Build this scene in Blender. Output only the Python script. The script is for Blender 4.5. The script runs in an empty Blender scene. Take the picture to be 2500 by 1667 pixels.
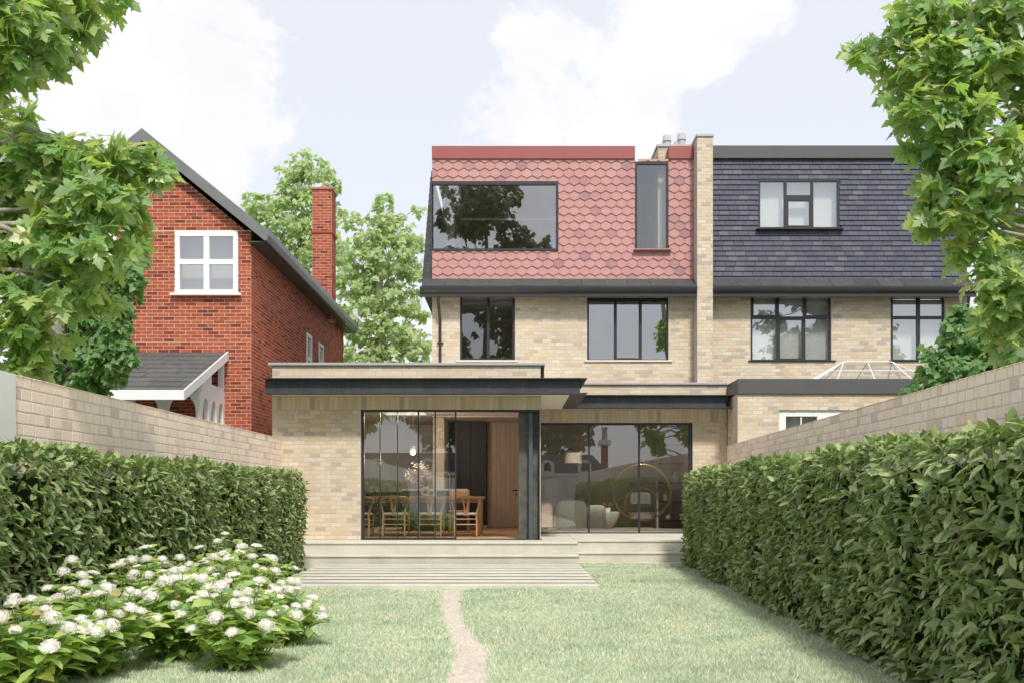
import bpy, math, random
import numpy as np
from mathutils import Vector, Matrix

random.seed(7)
RNG = np.random.default_rng(11)
R = math.radians
scene = bpy.context.scene
COL = scene.collection

# ------------------------------------------------------------------ camera
FPX, CX, HZ, CAMZ = 2431.0, 1250.0, 1205.0, 1.2      # a 35 mm lens on a 2500 px wide frame
cam = bpy.data.cameras.new('camera')
cam.sensor_width = 36.0
cam.lens = 36.0 * FPX / 2500.0
cam.shift_y = (HZ - 833.5) / 2500.0
cam.clip_start, cam.clip_end = 0.1, 3000.0
camo = bpy.data.objects.new('camera', cam)
camo.location = (0, 0, CAMZ)
camo.rotation_euler = (R(90), 0, 0)
COL.objects.link(camo)
scene.camera = camo

# ------------------------------------------------------------------ sky, sun, exposure
SUN_AZ, SUN_EL = R(-12), R(50)
sun_dir = Vector((math.sin(SUN_AZ) * math.cos(SUN_EL), math.cos(SUN_AZ) * math.cos(SUN_EL), -math.sin(SUN_EL)))
sl = bpy.data.lights.new('sun', 'SUN')
sl.energy = 2.0
sl.angle = R(7)
sl.color = (1.0, 0.95, 0.87)
so = bpy.data.objects.new('sun', sl)
so.rotation_euler = sun_dir.to_track_quat('-Z', 'Y').to_euler()
so.location = (-10, -20, 40)
COL.objects.link(so)

world = bpy.data.worlds.new('World')
scene.world = world
world.use_nodes = True
wn, wl = world.node_tree.nodes, world.node_tree.links
wn.clear()


def build_sky():
    out = wn.new('ShaderNodeOutputWorld')
    bg = wn.new('ShaderNodeBackground')
    bg.inputs['Strength'].default_value = 0.108
    sky = wn.new('ShaderNodeTexSky')
    sky.sky_type = 'NISHITA'
    sky.sun_disc = False
    sky.sun_elevation = SUN_EL
    sky.sun_rotation = R(180 - 12)
    sky.dust_density = 2.0
    tc = wn.new('ShaderNodeTexCoord')
    # thin high cloud whitens the blue
    veil = wn.new('ShaderNodeMix'); veil.data_type = 'RGBA'
    veil.inputs['Factor'].default_value = 0.80
    veil.inputs['B'].default_value = (4.85, 4.93, 5.16, 1)
    wl.new(sky.outputs['Color'], veil.inputs['A'])
    # cumulus
    nz = wn.new('ShaderNodeTexNoise')
    nz.inputs['Scale'].default_value = 6.5
    nz.inputs['Detail'].default_value = 9
    nz.inputs['Roughness'].default_value = 0.62
    nz.inputs['Distortion'].default_value = 0.25
    wl.new(tc.outputs['Generated'], nz.inputs['Vector'])
    acc = nz.outputs['Fac']
    for (px, py, rad, amp) in ((380, 230, .13, .20), (230, 330, .12, .18), (570, 250, .07, .14), (1300, 40, .05, .13), (1560, 60, .07, .14), (1850, 120, .08, .15), (1700, 30, .07, .13), (1420, 190, .08, -.10), (1650, 230, .06, -.06),
                               (1240, 300, .07, .16), (1500, 310, .07, .15), (1290, 90, .04, .1), (850, 120, .13, -.12), (2050, 270, .11, -.1), (1050, 180, .1, -.1)):
        v = Vector(((px - CX) / FPX, 1, (HZ - py) / FPX)).normalized()
        d = wn.new('ShaderNodeVectorMath'); d.operation = 'DISTANCE'
        nrm = wn.new('ShaderNodeVectorMath'); nrm.operation = 'NORMALIZE'
        wl.new(tc.outputs['Generated'], nrm.inputs[0])
        wl.new(nrm.outputs['Vector'], d.inputs[0])
        d.inputs[1].default_value = v
        mr = wn.new('ShaderNodeMapRange'); mr.interpolation_type = 'SMOOTHSTEP'
        mr.inputs['From Min'].default_value = 0; mr.inputs['From Max'].default_value = rad * 1.5
        mr.inputs['To Min'].default_value = amp; mr.inputs['To Max'].default_value = 0
        wl.new(d.outputs['Value'], mr.inputs['Value'])
        ad = wn.new('ShaderNodeMath'); ad.operation = 'ADD'
        wl.new(acc, ad.inputs[0]); wl.new(mr.outputs['Result'], ad.inputs[1])
        acc = ad.outputs['Value']
    ramp = wn.new('ShaderNodeValToRGB')
    ramp.color_ramp.interpolation = 'EASE'
    ramp.color_ramp.elements[0].position = 0.53
    ramp.color_ramp.elements[1].position = 0.615
    wl.new(acc, ramp.inputs['Fac'])
    n2 = wn.new('ShaderNodeTexNoise')
    n2.inputs['Scale'].default_value = 9; n2.inputs['Detail'].default_value = 5
    wl.new(tc.outputs['Generated'], n2.inputs['Vector'])
    cr = wn.new('ShaderNodeValToRGB')
    cr.color_ramp.elements[0].position = .35; cr.color_ramp.elements[0].color = (4.75, 4.8, 4.92, 1)
    cr.color_ramp.elements[1].position = .65; cr.color_ramp.elements[1].color = (5.25, 5.25, 5.25, 1)
    wl.new(n2.outputs['Fac'], cr.inputs['Fac'])
    mx = wn.new('ShaderNodeMix'); mx.data_type = 'RGBA'
    wl.new(ramp.outputs['Color'], mx.inputs['Factor'])
    wl.new(veil.outputs['Result'], mx.inputs['A'])
    wl.new(cr.outputs['Color'], mx.inputs['B'])
    wl.new(mx.outputs['Result'], bg.inputs['Color'])
    wl.new(bg.outputs['Background'], out.inputs['Surface'])


build_sky()
vs = scene.view_settings
vs.view_transform = 'Standard'
vs.look = 'None'
vs.exposure = 0.88
vs.gamma = 1.0
vs.use_curve_mapping = False
scene.cycles.max_bounces = 10
scene.cycles.diffuse_bounces = 4
scene.cycles.transparent_max_bounces = 16
scene.cycles.sample_clamp_indirect = 6

# ------------------------------------------------------------------ helpers
ORG = {}


def U(px, Y): return (px - CX) * Y / FPX
def V(py, Y): return CAMZ + (HZ - py) * Y / FPX
def GP(px, py, z=0.0):
    Y = FPX * (CAMZ - z) / (py - HZ)
    return (U(px, Y), Y)


def props(o, label=None, cat=None, group=None, kind=None):
    if label: o['label'] = label
    if cat: o['category'] = cat
    if group: o['group'] = group
    if kind: o['kind'] = kind
    return o


def thing(name, loc, label, cat, group=None):
    o = bpy.data.objects.new(name, None)
    o.empty_display_size = 0.2
    COL.objects.link(o)
    o.location = loc
    ORG[o] = Vector(loc)
    return props(o, label, cat, group)


def link_obj(name, me, parent=None, loc=None):
    o = bpy.data.objects.new(name, me)
    COL.objects.link(o)
    if parent is not None:
        o.parent = parent
        ORG[o] = ORG[parent].copy()
    else:
        ORG[o] = Vector((0, 0, 0))
    if loc is not None:
        o.location = Vector(loc) - (ORG[parent] if parent is not None else Vector())
        ORG[o] = Vector(loc)
    return o


def copy_tree(o, parent=None):
    c = o.copy()
    COL.objects.link(c)
    if parent is not None: c.parent = parent
    ORG[c] = ORG[o]
    for ch in list(o.children):
        copy_tree(ch, c)
    return c


class MB:
    def __init__(self): self.v, self.f, self.mi, self.cur = [], [], [], 0

    def add(self, vs, fs):
        b = len(self.v)
        self.v.extend(vs)
        for f in fs:
            self.f.append(tuple(i + b for i in f)); self.mi.append(self.cur)
        return self

    def box(self, x0, x1, y0, y1, z0, z1):
        return self.add([(x0, y0, z0), (x1, y0, z0), (x1, y1, z0), (x0, y1, z0), (x0, y0, z1), (x1, y0, z1), (x1, y1, z1), (x0, y1, z1)],
                        [(0, 3, 2, 1), (4, 5, 6, 7), (0, 1, 5, 4), (1, 2, 6, 5), (2, 3, 7, 6), (3, 0, 4, 7)])

    def bbox(self, x0, x1, y0, y1, z0, z1, b=0.01):
        """box with chamfered edges"""
        xs, ys, zs = (x0, x1), (y0, y1), (z0, z1)
        vs, idx = [], {}
        for i in (0, 1):
            for j in (0, 1):
                for k in (0, 1):
                    sx, sy, sz = (b if i == 0 else -b), (b if j == 0 else -b), (b if k == 0 else -b)
                    for ax, p in (('x', (xs[i], ys[j] + sy, zs[k] + sz)), ('y', (xs[i] + sx, ys[j], zs[k] + sz)), ('z', (xs[i] + sx, ys[j] + sy, zs[k]))):
                        idx[(i, j, k, ax)] = len(vs); vs.append(p)
        fs = []
        for s in (0, 1):
            q = [idx[(s, 0, 0, 'x')], idx[(s, 1, 0, 'x')], idx[(s, 1, 1, 'x')], idx[(s, 0, 1, 'x')]]; fs.append(q if s else q[::-1])
            q = [idx[(0, s, 0, 'y')], idx[(0, s, 1, 'y')], idx[(1, s, 1, 'y')], idx[(1, s, 0, 'y')]]; fs.append(q if s else q[::-1])
            q = [idx[(0, 0, s, 'z')], idx[(1, 0, s, 'z')], idx[(1, 1, s, 'z')], idx[(0, 1, s, 'z')]]; fs.append(q if s else q[::-1])
        for a in (0, 1):
            for c in (0, 1):
                fs.append([idx[(a, c, 0, 'x')], idx[(a, c, 1, 'x')], idx[(a, c, 1, 'y')], idx[(a, c, 0, 'y')]])
                fs.append([idx[(a, 0, c, 'x')], idx[(a, 1, c, 'x')], idx[(a, 1, c, 'z')], idx[(a, 0, c, 'z')]])
                fs.append([idx[(0, a, c, 'y')], idx[(1, a, c, 'y')], idx[(1, a, c, 'z')], idx[(0, a, c, 'z')]])
        for i in (0, 1):
            for j in (0, 1):
                for k in (0, 1):
                    fs.append([idx[(i, j, k, 'x')], idx[(i, j, k, 'y')], idx[(i, j, k, 'z')]])
        return self.add(vs, fs)

    def prism(self, poly, fn, d0, d1):
        """extrude 2D poly (a,b) between d0 and d1 ; fn(a,b,d)->xyz"""
        n = len(poly)
        vs = [fn(a, b, d0) for a, b in poly] + [fn(a, b, d1) for a, b in poly]
        fs = [tuple(range(n)), tuple(range(2 * n - 1, n - 1, -1))]
        fs += [(i, i + n, (i + 1) % n + n, (i + 1) % n) for i in range(n)]
        return self.add(vs, fs)

    def tube(self, pts, rad, n=6, cap=True):
        pts = [Vector(p) for p in pts]
        if not hasattr(rad, '__len__'): rad = [rad] * len(pts)
        rings, up = [], None
        for i, p in enumerate(pts):
            t = (pts[min(i + 1, len(pts) - 1)] - pts[max(i - 1, 0)])
            if t.length < 1e-9: t = Vector((0, 0, 1))
            t.normalize()
            if up is None:
                up = Vector((0, 0, 1)) if abs(t.z) < .9 else Vector((1, 0, 0))
            a = t.cross(up)
            if a.length < 1e-4: a = t.cross(Vector((0, 1, 0)))
            a.normalize(); b = a.cross(t).normalized(); up = b
            rings.append([tuple(p + (a * math.cos(2 * math.pi * k / n) + b * math.sin(2 * math.pi * k / n)) * rad[i]) for k in range(n)])
        vs = [q for r in rings for q in r]
        fs = []
        for i in range(len(rings) - 1):
            for k in range(n):
                k2 = (k + 1) % n
                fs.append((i * n + k, i * n + k2, (i + 1) * n + k2, (i + 1) * n + k))
        if cap:
            fs.append(tuple(range(n - 1, -1, -1))); fs.append(tuple((len(rings) - 1) * n + k for k in range(n)))
        return self.add(vs, fs)

    def lathe(self, prof, c, n=20):
        """prof: (r,z) from bottom to top"""
        vs = []
        for r, z in prof:
            for k in range(n):
                a = 2 * math.pi * k / n
                vs.append((c[0] + r * math.cos(a), c[1] + r * math.sin(a), c[2] + z))
        fs = []
        for i in range(len(prof) - 1):
            for k in range(n):
                k2 = (k + 1) % n
                fs.append((i * n + k, i * n + k2, (i + 1) * n + k2, (i + 1) * n + k))
        fs.append(tuple(range(n - 1, -1, -1))); fs.append(tuple((len(prof) - 1) * n + k for k in range(n)))
        return self.add(vs, fs)

    def plate(self, fn, u0, u1, v0, v1, holes, d0, d1):
        """flat plate with rectangular holes; fn(u,v,d)->xyz, d0 front, d1 back"""
        us = sorted({u0, u1} | {x for h in holes for x in (h[0], h[1]) if u0 < x < u1})
        vs_ = sorted({v0, v1} | {x for h in holes for x in (h[2], h[3]) if v0 < x < v1})
        nu, nv = len(us) - 1, len(vs_) - 1

        def solid(i, j):
            if i < 0 or j < 0 or i >= nu or j >= nv: return False
            cu, cv = (us[i] + us[i + 1]) / 2, (vs_[j] + vs_[j + 1]) / 2
            return not any(h[0] < cu < h[1] and h[2] < cv < h[3] for h in holes)
        for i in range(nu):
            for j in range(nv):
                if not solid(i, j): continue
                a, b, c, d = us[i], us[i + 1], vs_[j], vs_[j + 1]
                self.add([fn(a, c, d0), fn(b, c, d0), fn(b, d, d0), fn(a, d, d0)], [(0, 1, 2, 3)])
                self.add([fn(a, c, d1), fn(b, c, d1), fn(b, d, d1), fn(a, d, d1)], [(3, 2, 1, 0)])
                for (ii, jj, p, q) in ((i - 1, j, (a, d), (a, c)), (i + 1, j, (b, c), (b, d)), (i, j - 1, (a, c), (b, c)), (i, j + 1, (b, d), (a, d))):
                    if not solid(ii, jj):
                        self.add([fn(*p, d0), fn(*q, d0), fn(*q, d1), fn(*p, d1)], [(3, 2, 1, 0)])
        return self

    def mesh(self, name, mats, off=Vector(), smooth=False):
        me = bpy.data.meshes.new(name)
        ox, oy, oz = off
        me.from_pydata([(x - ox, y - oy, z - oz) for x, y, z in self.v], [], self.f)
        mats = mats if isinstance(mats, (list, tuple)) else [mats]
        for m in mats: me.materials.append(m)
        if len(mats) > 1: me.polygons.foreach_set('material_index', self.mi)
        if smooth:
            me.polygons.foreach_set('use_smooth', [True] * len(self.f))
        me.update()
        return me

    def build(self, name, mats, parent=None, smooth=False, **kw):
        off = ORG[parent] if parent is not None else Vector()
        me = self.mesh(name, mats, off, smooth)
        if smooth == 'auto':
            me.set_sharp_from_angle(angle=R(40))
        return props(link_obj(name, me, parent), **kw)


def fn_front(Y): return lambda u, v, d: (u, Y + d, v)          # faces -Y ; u = X
def fn_frame(O, th):
    c, s = math.cos(th), math.sin(th)
    return lambda u, v, d: (O[0] + u * c - d * s, O[1] + u * s + d * c, v)


def np_mesh(name, Vs, Fs, mat, smooth=False):
    """Vs (n,3) float, Fs (m,k) int"""
    me = bpy.data.meshes.new(name)
    n, (m, k) = len(Vs), Fs.shape
    me.vertices.add(n); me.vertices.foreach_set('co', np.ascontiguousarray(Vs, dtype=np.float32).ravel())
    me.loops.add(m * k); me.loops.foreach_set('vertex_index', np.ascontiguousarray(Fs, dtype=np.int32).ravel())
    me.polygons.add(m); me.polygons.foreach_set('loop_start', np.arange(0, m * k, k, dtype=np.int32))
    me.polygons.foreach_set('use_smooth', np.full(m, bool(smooth)))
    me.materials.append(mat)
    me.update(calc_edges=True)
    return me


def np_copies(T, F, pos, rot, scl):
    """T (v,3) template, pos (n,3), rot (n,3,3), scl (n,) or (n,3) -> joined verts, faces"""
    n, v = len(pos), len(T)
    scl = np.asarray(scl)
    if scl.ndim == 1: scl = np.repeat(scl[:, None], 3, 1)
    X = T[None] * scl[:, None, :]
    X = np.einsum('nij,nvj->nvi', rot, X) + pos[:, None, :]
    FF = F[None] + (np.arange(n) * v)[:, None, None]
    return X.reshape(-1, 3), FF.reshape(-1, F.shape[1])


def basis(d, nrm):
    """rotation with local +Y along d and +Z near nrm, arrays (n,3)"""
    d = d / np.maximum(np.linalg.norm(d, axis=1, keepdims=True), 1e-9)
    x = np.cross(d, nrm)
    x /= np.maximum(np.linalg.norm(x, axis=1, keepdims=True), 1e-9)
    z = np.cross(x, d)
    return np.stack([x, d, z], axis=2)


# ------------------------------------------------------------------ materials
def new_mat(name):
    m = bpy.data.materials.new(name)
    m.use_nodes = True
    nt = m.node_tree
    nt.nodes.clear()
    out = nt.nodes.new('ShaderNodeOutputMaterial')
    return m, nt, out


def rand_value(nt):
    N, L = nt.nodes, nt.links
    oi, ge = N.new('ShaderNodeObjectInfo'), N.new('ShaderNodeNewGeometry')
    a = N.new('ShaderNodeMath'); a.operation = 'ADD'
    L.new(oi.outputs['Random'], a.inputs[0]); L.new(ge.outputs['Random Per Island'], a.inputs[1])
    f = N.new('ShaderNodeMath'); f.operation = 'FRACT'
    L.new(a.outputs[0], f.inputs[0])
    return f.outputs[0]


def ramp_node(nt, fac, stops, interp='LINEAR'):
    r = nt.nodes.new('ShaderNodeValToRGB')
    cr = r.color_ramp
    cr.interpolation = interp
    while len(cr.elements) < len(stops): cr.elements.new(0.5)
    for e, (p, c) in zip(cr.elements, stops):
        e.position = p; e.color = (*c, 1)
    nt.links.new(fac, r.inputs['Fac'])
    return r.outputs['Color']


def noise(nt, scale, detail=4, rough=.55, vec=None, dist=0.0):
    n = nt.nodes.new('ShaderNodeTexNoise')
    n.inputs['Scale'].default_value = scale; n.inputs['Detail'].default_value = detail
    n.inputs['Roughness'].default_value = rough; n.inputs['Distortion'].default_value = dist
    if vec is None:
        g = nt.nodes.new('ShaderNodeNewGeometry'); vec = g.outputs['Position']
    nt.links.new(vec, n.inputs['Vector'])
    return n.outputs['Fac']


def stretch_vec(nt, s):
    g = nt.nodes.new('ShaderNodeNewGeometry')
    m = nt.nodes.new('ShaderNodeMapping'); m.inputs['Scale'].default_value = s
    nt.links.new(g.outputs['Position'], m.inputs['Vector'])
    return m.outputs['Vector']


def mixc(nt, fac, a, b, mode='MIX'):
    m = nt.nodes.new('ShaderNodeMix'); m.data_type = 'RGBA'; m.blend_type = mode
    for sock, v in (('Factor', fac), ('A', a), ('B', b)):
        if hasattr(v, 'is_linked') or hasattr(v, 'links'): nt.links.new(v, m.inputs[sock])
        elif isinstance(v, (tuple, list)): m.inputs[sock].default_value = (*v, 1)
        else: m.inputs[sock].default_value = v
    return m.outputs['Result']


def M(name, col=None, rough=.6, stops=None, interp='LINEAR', var=.12, scale=6, fine=0.0, fscale=90, bump=0.0, bscale=60, metal=0.0, spec=.5,
      stretch=None, stain=None, stain_scale=1.5, coat=0.0, emit=None):
    m, nt, out = new_mat(name)
    b = nt.nodes.new('ShaderNodeBsdfPrincipled')
    b.inputs['Roughness'].default_value = rough
    b.inputs['Metallic'].default_value = metal
    b.inputs['Specular IOR Level'].default_value = spec
    b.inputs['Coat Weight'].default_value = coat
    c = ramp_node(nt, rand_value(nt), stops, interp) if stops else None
    if c is None:
        rgb = nt.nodes.new('ShaderNodeRGB'); rgb.outputs[0].default_value = (*col, 1); c = rgb.outputs[0]
    vec = stretch_vec(nt, stretch) if stretch else None
    if var:
        k = ramp_node(nt, noise(nt, scale, 5, .6, vec), [(.25, (1 - var,) * 3), (.75, (1 + var * .6,) * 3)])
        c = mixc(nt, 1.0, c, k, 'MULTIPLY')
    if fine:
        k = ramp_node(nt, noise(nt, fscale, 3, .6, vec), [(.3, (1 - fine,) * 3), (.7, (1 + fine,) * 3)])
        c = mixc(nt, 1.0, c, k, 'MULTIPLY')
    if stain:
        f = ramp_node(nt, noise(nt, stain_scale, 6, .65), [(.5, (0, 0, 0)), (.72, (1, 1, 1))])
        c = mixc(nt, f, c, mixc(nt, .55, c, stain))
    nt.links.new(c, b.inputs['Base Color'])
    if bump:
        bn = nt.nodes.new('ShaderNodeBump')
        bn.inputs['Strength'].default_value = bump; bn.inputs['Distance'].default_value = .004
        nt.links.new(noise(nt, bscale, 4, .6, vec), bn.inputs['Height'])
        nt.links.new(bn.outputs['Normal'], b.inputs['Normal'])
    if emit:
        b.inputs['Emission Color'].default_value = (*emit[:3], 1); b.inputs['Emission Strength'].default_value = emit[3]
    nt.links.new(b.outputs[0], out.inputs['Surface'])
    return m


def glass(name, fac=.2, tint=(.93, .95, .94)):
    m, nt, out = new_mat(name)
    N, L = nt.nodes, nt.links
    t = N.new('ShaderNodeBsdfTransparent'); t.inputs['Color'].default_value = (*tint, 1)
    g = N.new('ShaderNodeBsdfGlossy'); g.inputs['Roughness'].default_value = 0.0; g.inputs['Color'].default_value = (.94, .96, 1, 1)
    fr = N.new('ShaderNodeFresnel'); fr.inputs['IOR'].default_value = 1.5
    ma = N.new('ShaderNodeMath'); ma.operation = 'ADD'; ma.use_clamp = True
    ma.inputs[1].default_value = fac
    L.new(fr.outputs[0], ma.inputs[0])
    ge = N.new('ShaderNodeNewGeometry')
    inv = N.new('ShaderNodeMath'); inv.operation = 'SUBTRACT'; inv.inputs[0].default_value = 1
    L.new(ge.outputs['Backfacing'], inv.inputs[1])
    mu = N.new('ShaderNodeMath'); mu.operation = 'MULTIPLY'      # one coated face: the far face of the pane does not reflect again
    L.new(ma.outputs[0], mu.inputs[0]); L.new(inv.outputs[0], mu.inputs[1])
    mx = N.new('ShaderNodeMixShader')
    L.new(mu.outputs[0], mx.inputs[0]); L.new(t.outputs[0], mx.inputs[1]); L.new(g.outputs[0], mx.inputs[2])
    L.new(mx.outputs[0], out.inputs['Surface'])
    return m


def leaf_mat(name, stops, tstops, rough=.38, spec=.55, tw=.38, patch=False):
    m, nt, out = new_mat(name)
    N, L = nt.nodes, nt.links
    r = rand_value(nt)
    c = ramp_node(nt, r, stops)
    k = ramp_node(nt, noise(nt, 35, 3), [(.3, (.82,) * 3), (.7, (1.15,) * 3)])
    c = mixc(nt, 1.0, c, k, 'MULTIPLY')
    if patch:
        k = ramp_node(nt, noise(nt, 1.6, 6, .65), [(.32, (.72, .82, .72)), (.5, (1, 1, 1)), (.70, (1.16, 1.06, .98))])
        c = mixc(nt, 1.0, c, k, 'MULTIPLY')
    b = N.new('ShaderNodeBsdfPrincipled')
    b.inputs['Roughness'].default_value = rough; b.inputs['Specular IOR Level'].default_value = spec
    L.new(c, b.inputs['Base Color'])
    t = N.new('ShaderNodeBsdfTranslucent')
    L.new(ramp_node(nt, r, tstops), t.inputs['Color'])
    mx = N.new('ShaderNodeMixShader'); mx.inputs[0].default_value = tw
    L.new(b.outputs[0], mx.inputs[1]); L.new(t.outputs[0], mx.inputs[2])
    L.new(mx.outputs[0], out.inputs['Surface'])
    return m


MAT = {}
# pale gault bricks
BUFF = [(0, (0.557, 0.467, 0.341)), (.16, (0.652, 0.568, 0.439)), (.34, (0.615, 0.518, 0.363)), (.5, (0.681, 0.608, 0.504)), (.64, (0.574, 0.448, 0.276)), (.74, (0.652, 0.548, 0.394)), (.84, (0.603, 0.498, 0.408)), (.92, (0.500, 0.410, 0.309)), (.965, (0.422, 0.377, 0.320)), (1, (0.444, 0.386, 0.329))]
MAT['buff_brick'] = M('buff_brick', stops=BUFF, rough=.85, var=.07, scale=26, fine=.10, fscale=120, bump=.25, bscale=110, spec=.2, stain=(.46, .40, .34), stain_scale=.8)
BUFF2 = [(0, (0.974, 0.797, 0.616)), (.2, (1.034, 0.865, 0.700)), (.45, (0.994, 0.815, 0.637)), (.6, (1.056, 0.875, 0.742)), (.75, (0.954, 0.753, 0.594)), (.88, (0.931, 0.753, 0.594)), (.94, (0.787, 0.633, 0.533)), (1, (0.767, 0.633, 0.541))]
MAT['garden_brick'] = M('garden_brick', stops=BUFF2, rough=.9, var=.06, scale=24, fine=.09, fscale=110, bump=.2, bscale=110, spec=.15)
MAT['pale_mortar'] = M('pale_mortar', (.50, .45, .39), rough=.95, var=.1, scale=20, fine=.1, spec=.1)
MAT['wall_mortar'] = M('wall_mortar', (.70, .63, .61), rough=.95, var=.1, scale=15, fine=.1, spec=.1)
REDS = [(0, (0.340, 0.074, 0.036)), (.25, (0.409, 0.102, 0.048)), (.5, (0.375, 0.084, 0.040)), (.65, (0.442, 0.125, 0.061)), (.78, (0.306, 0.061, 0.032)), (.9, (0.213, 0.044, 0.026)), (1, (0.171, 0.040, 0.026))]
MAT['red_brick'] = M('red_brick', stops=REDS, rough=.82, var=.2, scale=18, fine=.15, fscale=110, bump=.4, spec=.25)
MAT['red_mortar'] = M('red_mortar', (.60, .44, .36), rough=.95, var=.1, fine=.08, spec=.1)
PINKS = [(0, (0.441, 0.222, 0.212)), (.3, (0.480, 0.255, 0.242)), (.6, (0.456, 0.233, 0.222)), (.82, (0.495, 0.270, 0.258)), (.9, (0.378, 0.199, 0.203)), (1, (0.331, 0.179, 0.193))]
MAT['pink_tile'] = M('pink_tile', stops=PINKS, rough=.7, var=.08, scale=9, fine=.08, fscale=140, bump=.2, spec=.35)
MAT['pink_backing'] = M('pink_backing', (.34, .12, .11), rough=.8)
MAT['red_fascia'] = M('red_fascia', (0.306, 0.081, 0.076), rough=.5, var=.06, scale=3)
SLATES = [(0, (0.054, 0.061, 0.100)), (.22, (0.071, 0.075, 0.114)), (.45, (0.061, 0.068, 0.108)), (.62, (0.090, 0.090, 0.124)), (.78, (0.049, 0.055, 0.090)), (.9, (0.104, 0.105, 0.136)), (1, (0.115, 0.115, 0.144))]
MAT['slate_tile'] = M('slate_tile', stops=SLATES, rough=.68, var=.12, scale=11, fine=.12, fscale=70, bump=.3, spec=.5)
MAT['old_slate'] = M('old_slate', stops=[(0, (.055, .058, .062)), (.5, (.075, .078, .08)), (1, (.065, .066, .068))], rough=.75, var=.25, scale=8, fine=.2, fscale=50, bump=.5, spec=.3, stretch=(1, 1, .5))
MAT['porch_slate'] = M('porch_slate', stops=[(0, (.095, .095, .095)), (.5, (.12, .118, .115)), (1, (.105, .105, .105))], rough=.8, var=.2, scale=6, fine=.2, fscale=40, bump=.5, spec=.25)
MAT['dark_metal'] = M('dark_metal', (.045, .046, .05), rough=.42, var=.12, scale=5, spec=.5)
MAT['gutter'] = M('gutter', (.04, .04, .042), rough=.28, var=.08, scale=4, spec=.6)
MAT['frame_black'] = M('frame_black', (.028, .029, .033), rough=.38, var=.08, scale=8, spec=.5)
MAT['steel_beam'] = M('steel_beam', (.060, .066, .078), rough=.48, var=.3, scale=7, fine=.12, fscale=30, stretch=(1, 1, .25), metal=.25, spec=.5, stain=(.10, .07, .05), stain_scale=3)
MAT['grey_fascia'] = M('grey_fascia', (.085, .085, .09), rough=.5, var=.06, scale=3)
MAT['coping'] = M('coping', (.40, .40, .41), rough=.5, var=.06, scale=4, metal=.2)
MAT['soffit'] = M('soffit', (.80, .76, .64), rough=.8, var=.05, scale=4)
MAT['concrete'] = M('concrete', (.58, .56, .48), rough=.82, var=.14, scale=2.2, fine=.07, fscale=60, bump=.25, bscale=80, spec=.25, stain=(.42, .40, .33), stain_scale=1.6)
MAT['render_white'] = M('render_white', (.86, .84, .80), rough=.85, var=.05, scale=3, bump=.15)
MAT['white_paint'] = M('white_paint', (.80, .80, .80), rough=.45, var=.04, scale=5)
MAT['stone_sill'] = M('stone_sill', (.70, .64, .56), rough=.7, var=.06)
MAT['terracotta_cap'] = M('terracotta_cap', (.42, .16, .12), rough=.8, var=.15, scale=14)
MAT['grey_gutter'] = M('grey_gutter', (.20, .20, .20), rough=.38, var=.15, scale=2.5, metal=.35)
MAT['pot_grey'] = M('pot_grey', (.42, .41, .41), rough=.8, var=.1, scale=12)
MAT['glass'] = glass('glass', .155)
MAT['glass_sky'] = glass('glass_sky', .30)
MAT['glass_light'] = glass('glass_light', .05, (.97, .98, .98))
MAT['blind'] = M('blind', (.82, .81, .80), rough=.9, var=.04, scale=2)
MAT['plaster'] = M('plaster', (.66, .62, .57), rough=.9, var=.03)
MAT['plaster_dark'] = M('plaster_dark', (.60, .55, .50), rough=.9, var=.05)
MAT['oak_floor'] = M('oak_floor', (.52, .34, .21), rough=.45, var=.2, scale=4, stretch=(1, 8, 1), fine=.1)
MAT['oak'] = M('oak', (.52, .31, .15), rough=.45, var=.18, scale=7, stretch=(1, 1, .15), fine=.08, fscale=30)
MAT['wood_panel'] = M('wood_panel', (.56, .44, .33), rough=.5, var=.18, scale=8, stretch=(3, 3, .12), fine=.12, fscale=20)
MAT['black_unit'] = M('black_unit', (.018, .016, .015), rough=.5, var=.05)
MAT['brass'] = M('brass', (.62, .40, .14), rough=.22, metal=1.0, var=.05)
MAT['boucle'] = M('boucle', (.74, .70, .62), rough=.95, var=.08, scale=30, bump=.9, bscale=160)
MAT['blush'] = M('blush', (.62, .44, .38), rough=.95, var=.05)
MAT['ceramic'] = M('ceramic', (.78, .74, .68), rough=.55, var=.05, scale=20)
MAT['cord'] = M('cord', (.66, .60, .50), rough=.9, var=.12, scale=60, bump=.6)
MAT['lamp_glow'] = M('lamp_glow', (.9, .86, .78), rough=.6, var=0, emit=(1, .88, .7, .5))
MAT['lamp_white'] = M('lamp_white', (.85, .84, .82), rough=.4, var=0)
MAT['shade'] = M('shade', (.72, .60, .44), rough=.9, var=.05, stretch=(1, 1, 20), scale=3)
MAT['curtain'] = M('curtain', (.70, .68, .64), rough=.95, var=.05)
MAT['curtain_tan'] = M('curtain_tan', (.50, .38, .22), rough=.95, var=.15, scale=4)
MAT['marble'] = M('marble', (.50, .49, .47), rough=.3, var=.25, scale=5)
MAT['rust_stone'] = M('rust_stone', (.10, .105, .09), rough=.5, var=.5, scale=6, fine=.25, fscale=25, stain=(.20, .16, .10), stain_scale=4)
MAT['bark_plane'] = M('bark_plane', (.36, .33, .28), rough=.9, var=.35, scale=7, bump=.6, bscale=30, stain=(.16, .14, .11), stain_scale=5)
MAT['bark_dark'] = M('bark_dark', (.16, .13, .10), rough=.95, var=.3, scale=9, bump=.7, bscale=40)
MAT['soil'] = M('soil', (.20, .115, .07), rough=1, var=.35, scale=12, fine=.3, fscale=60, bump=.8, spec=.1)
MAT['path_gravel'] = M('path_gravel', (.54, .475, .40), rough=.97, var=.12, scale=5, fine=.16, fscale=70, bump=.8, bscale=90, spec=.1)
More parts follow.
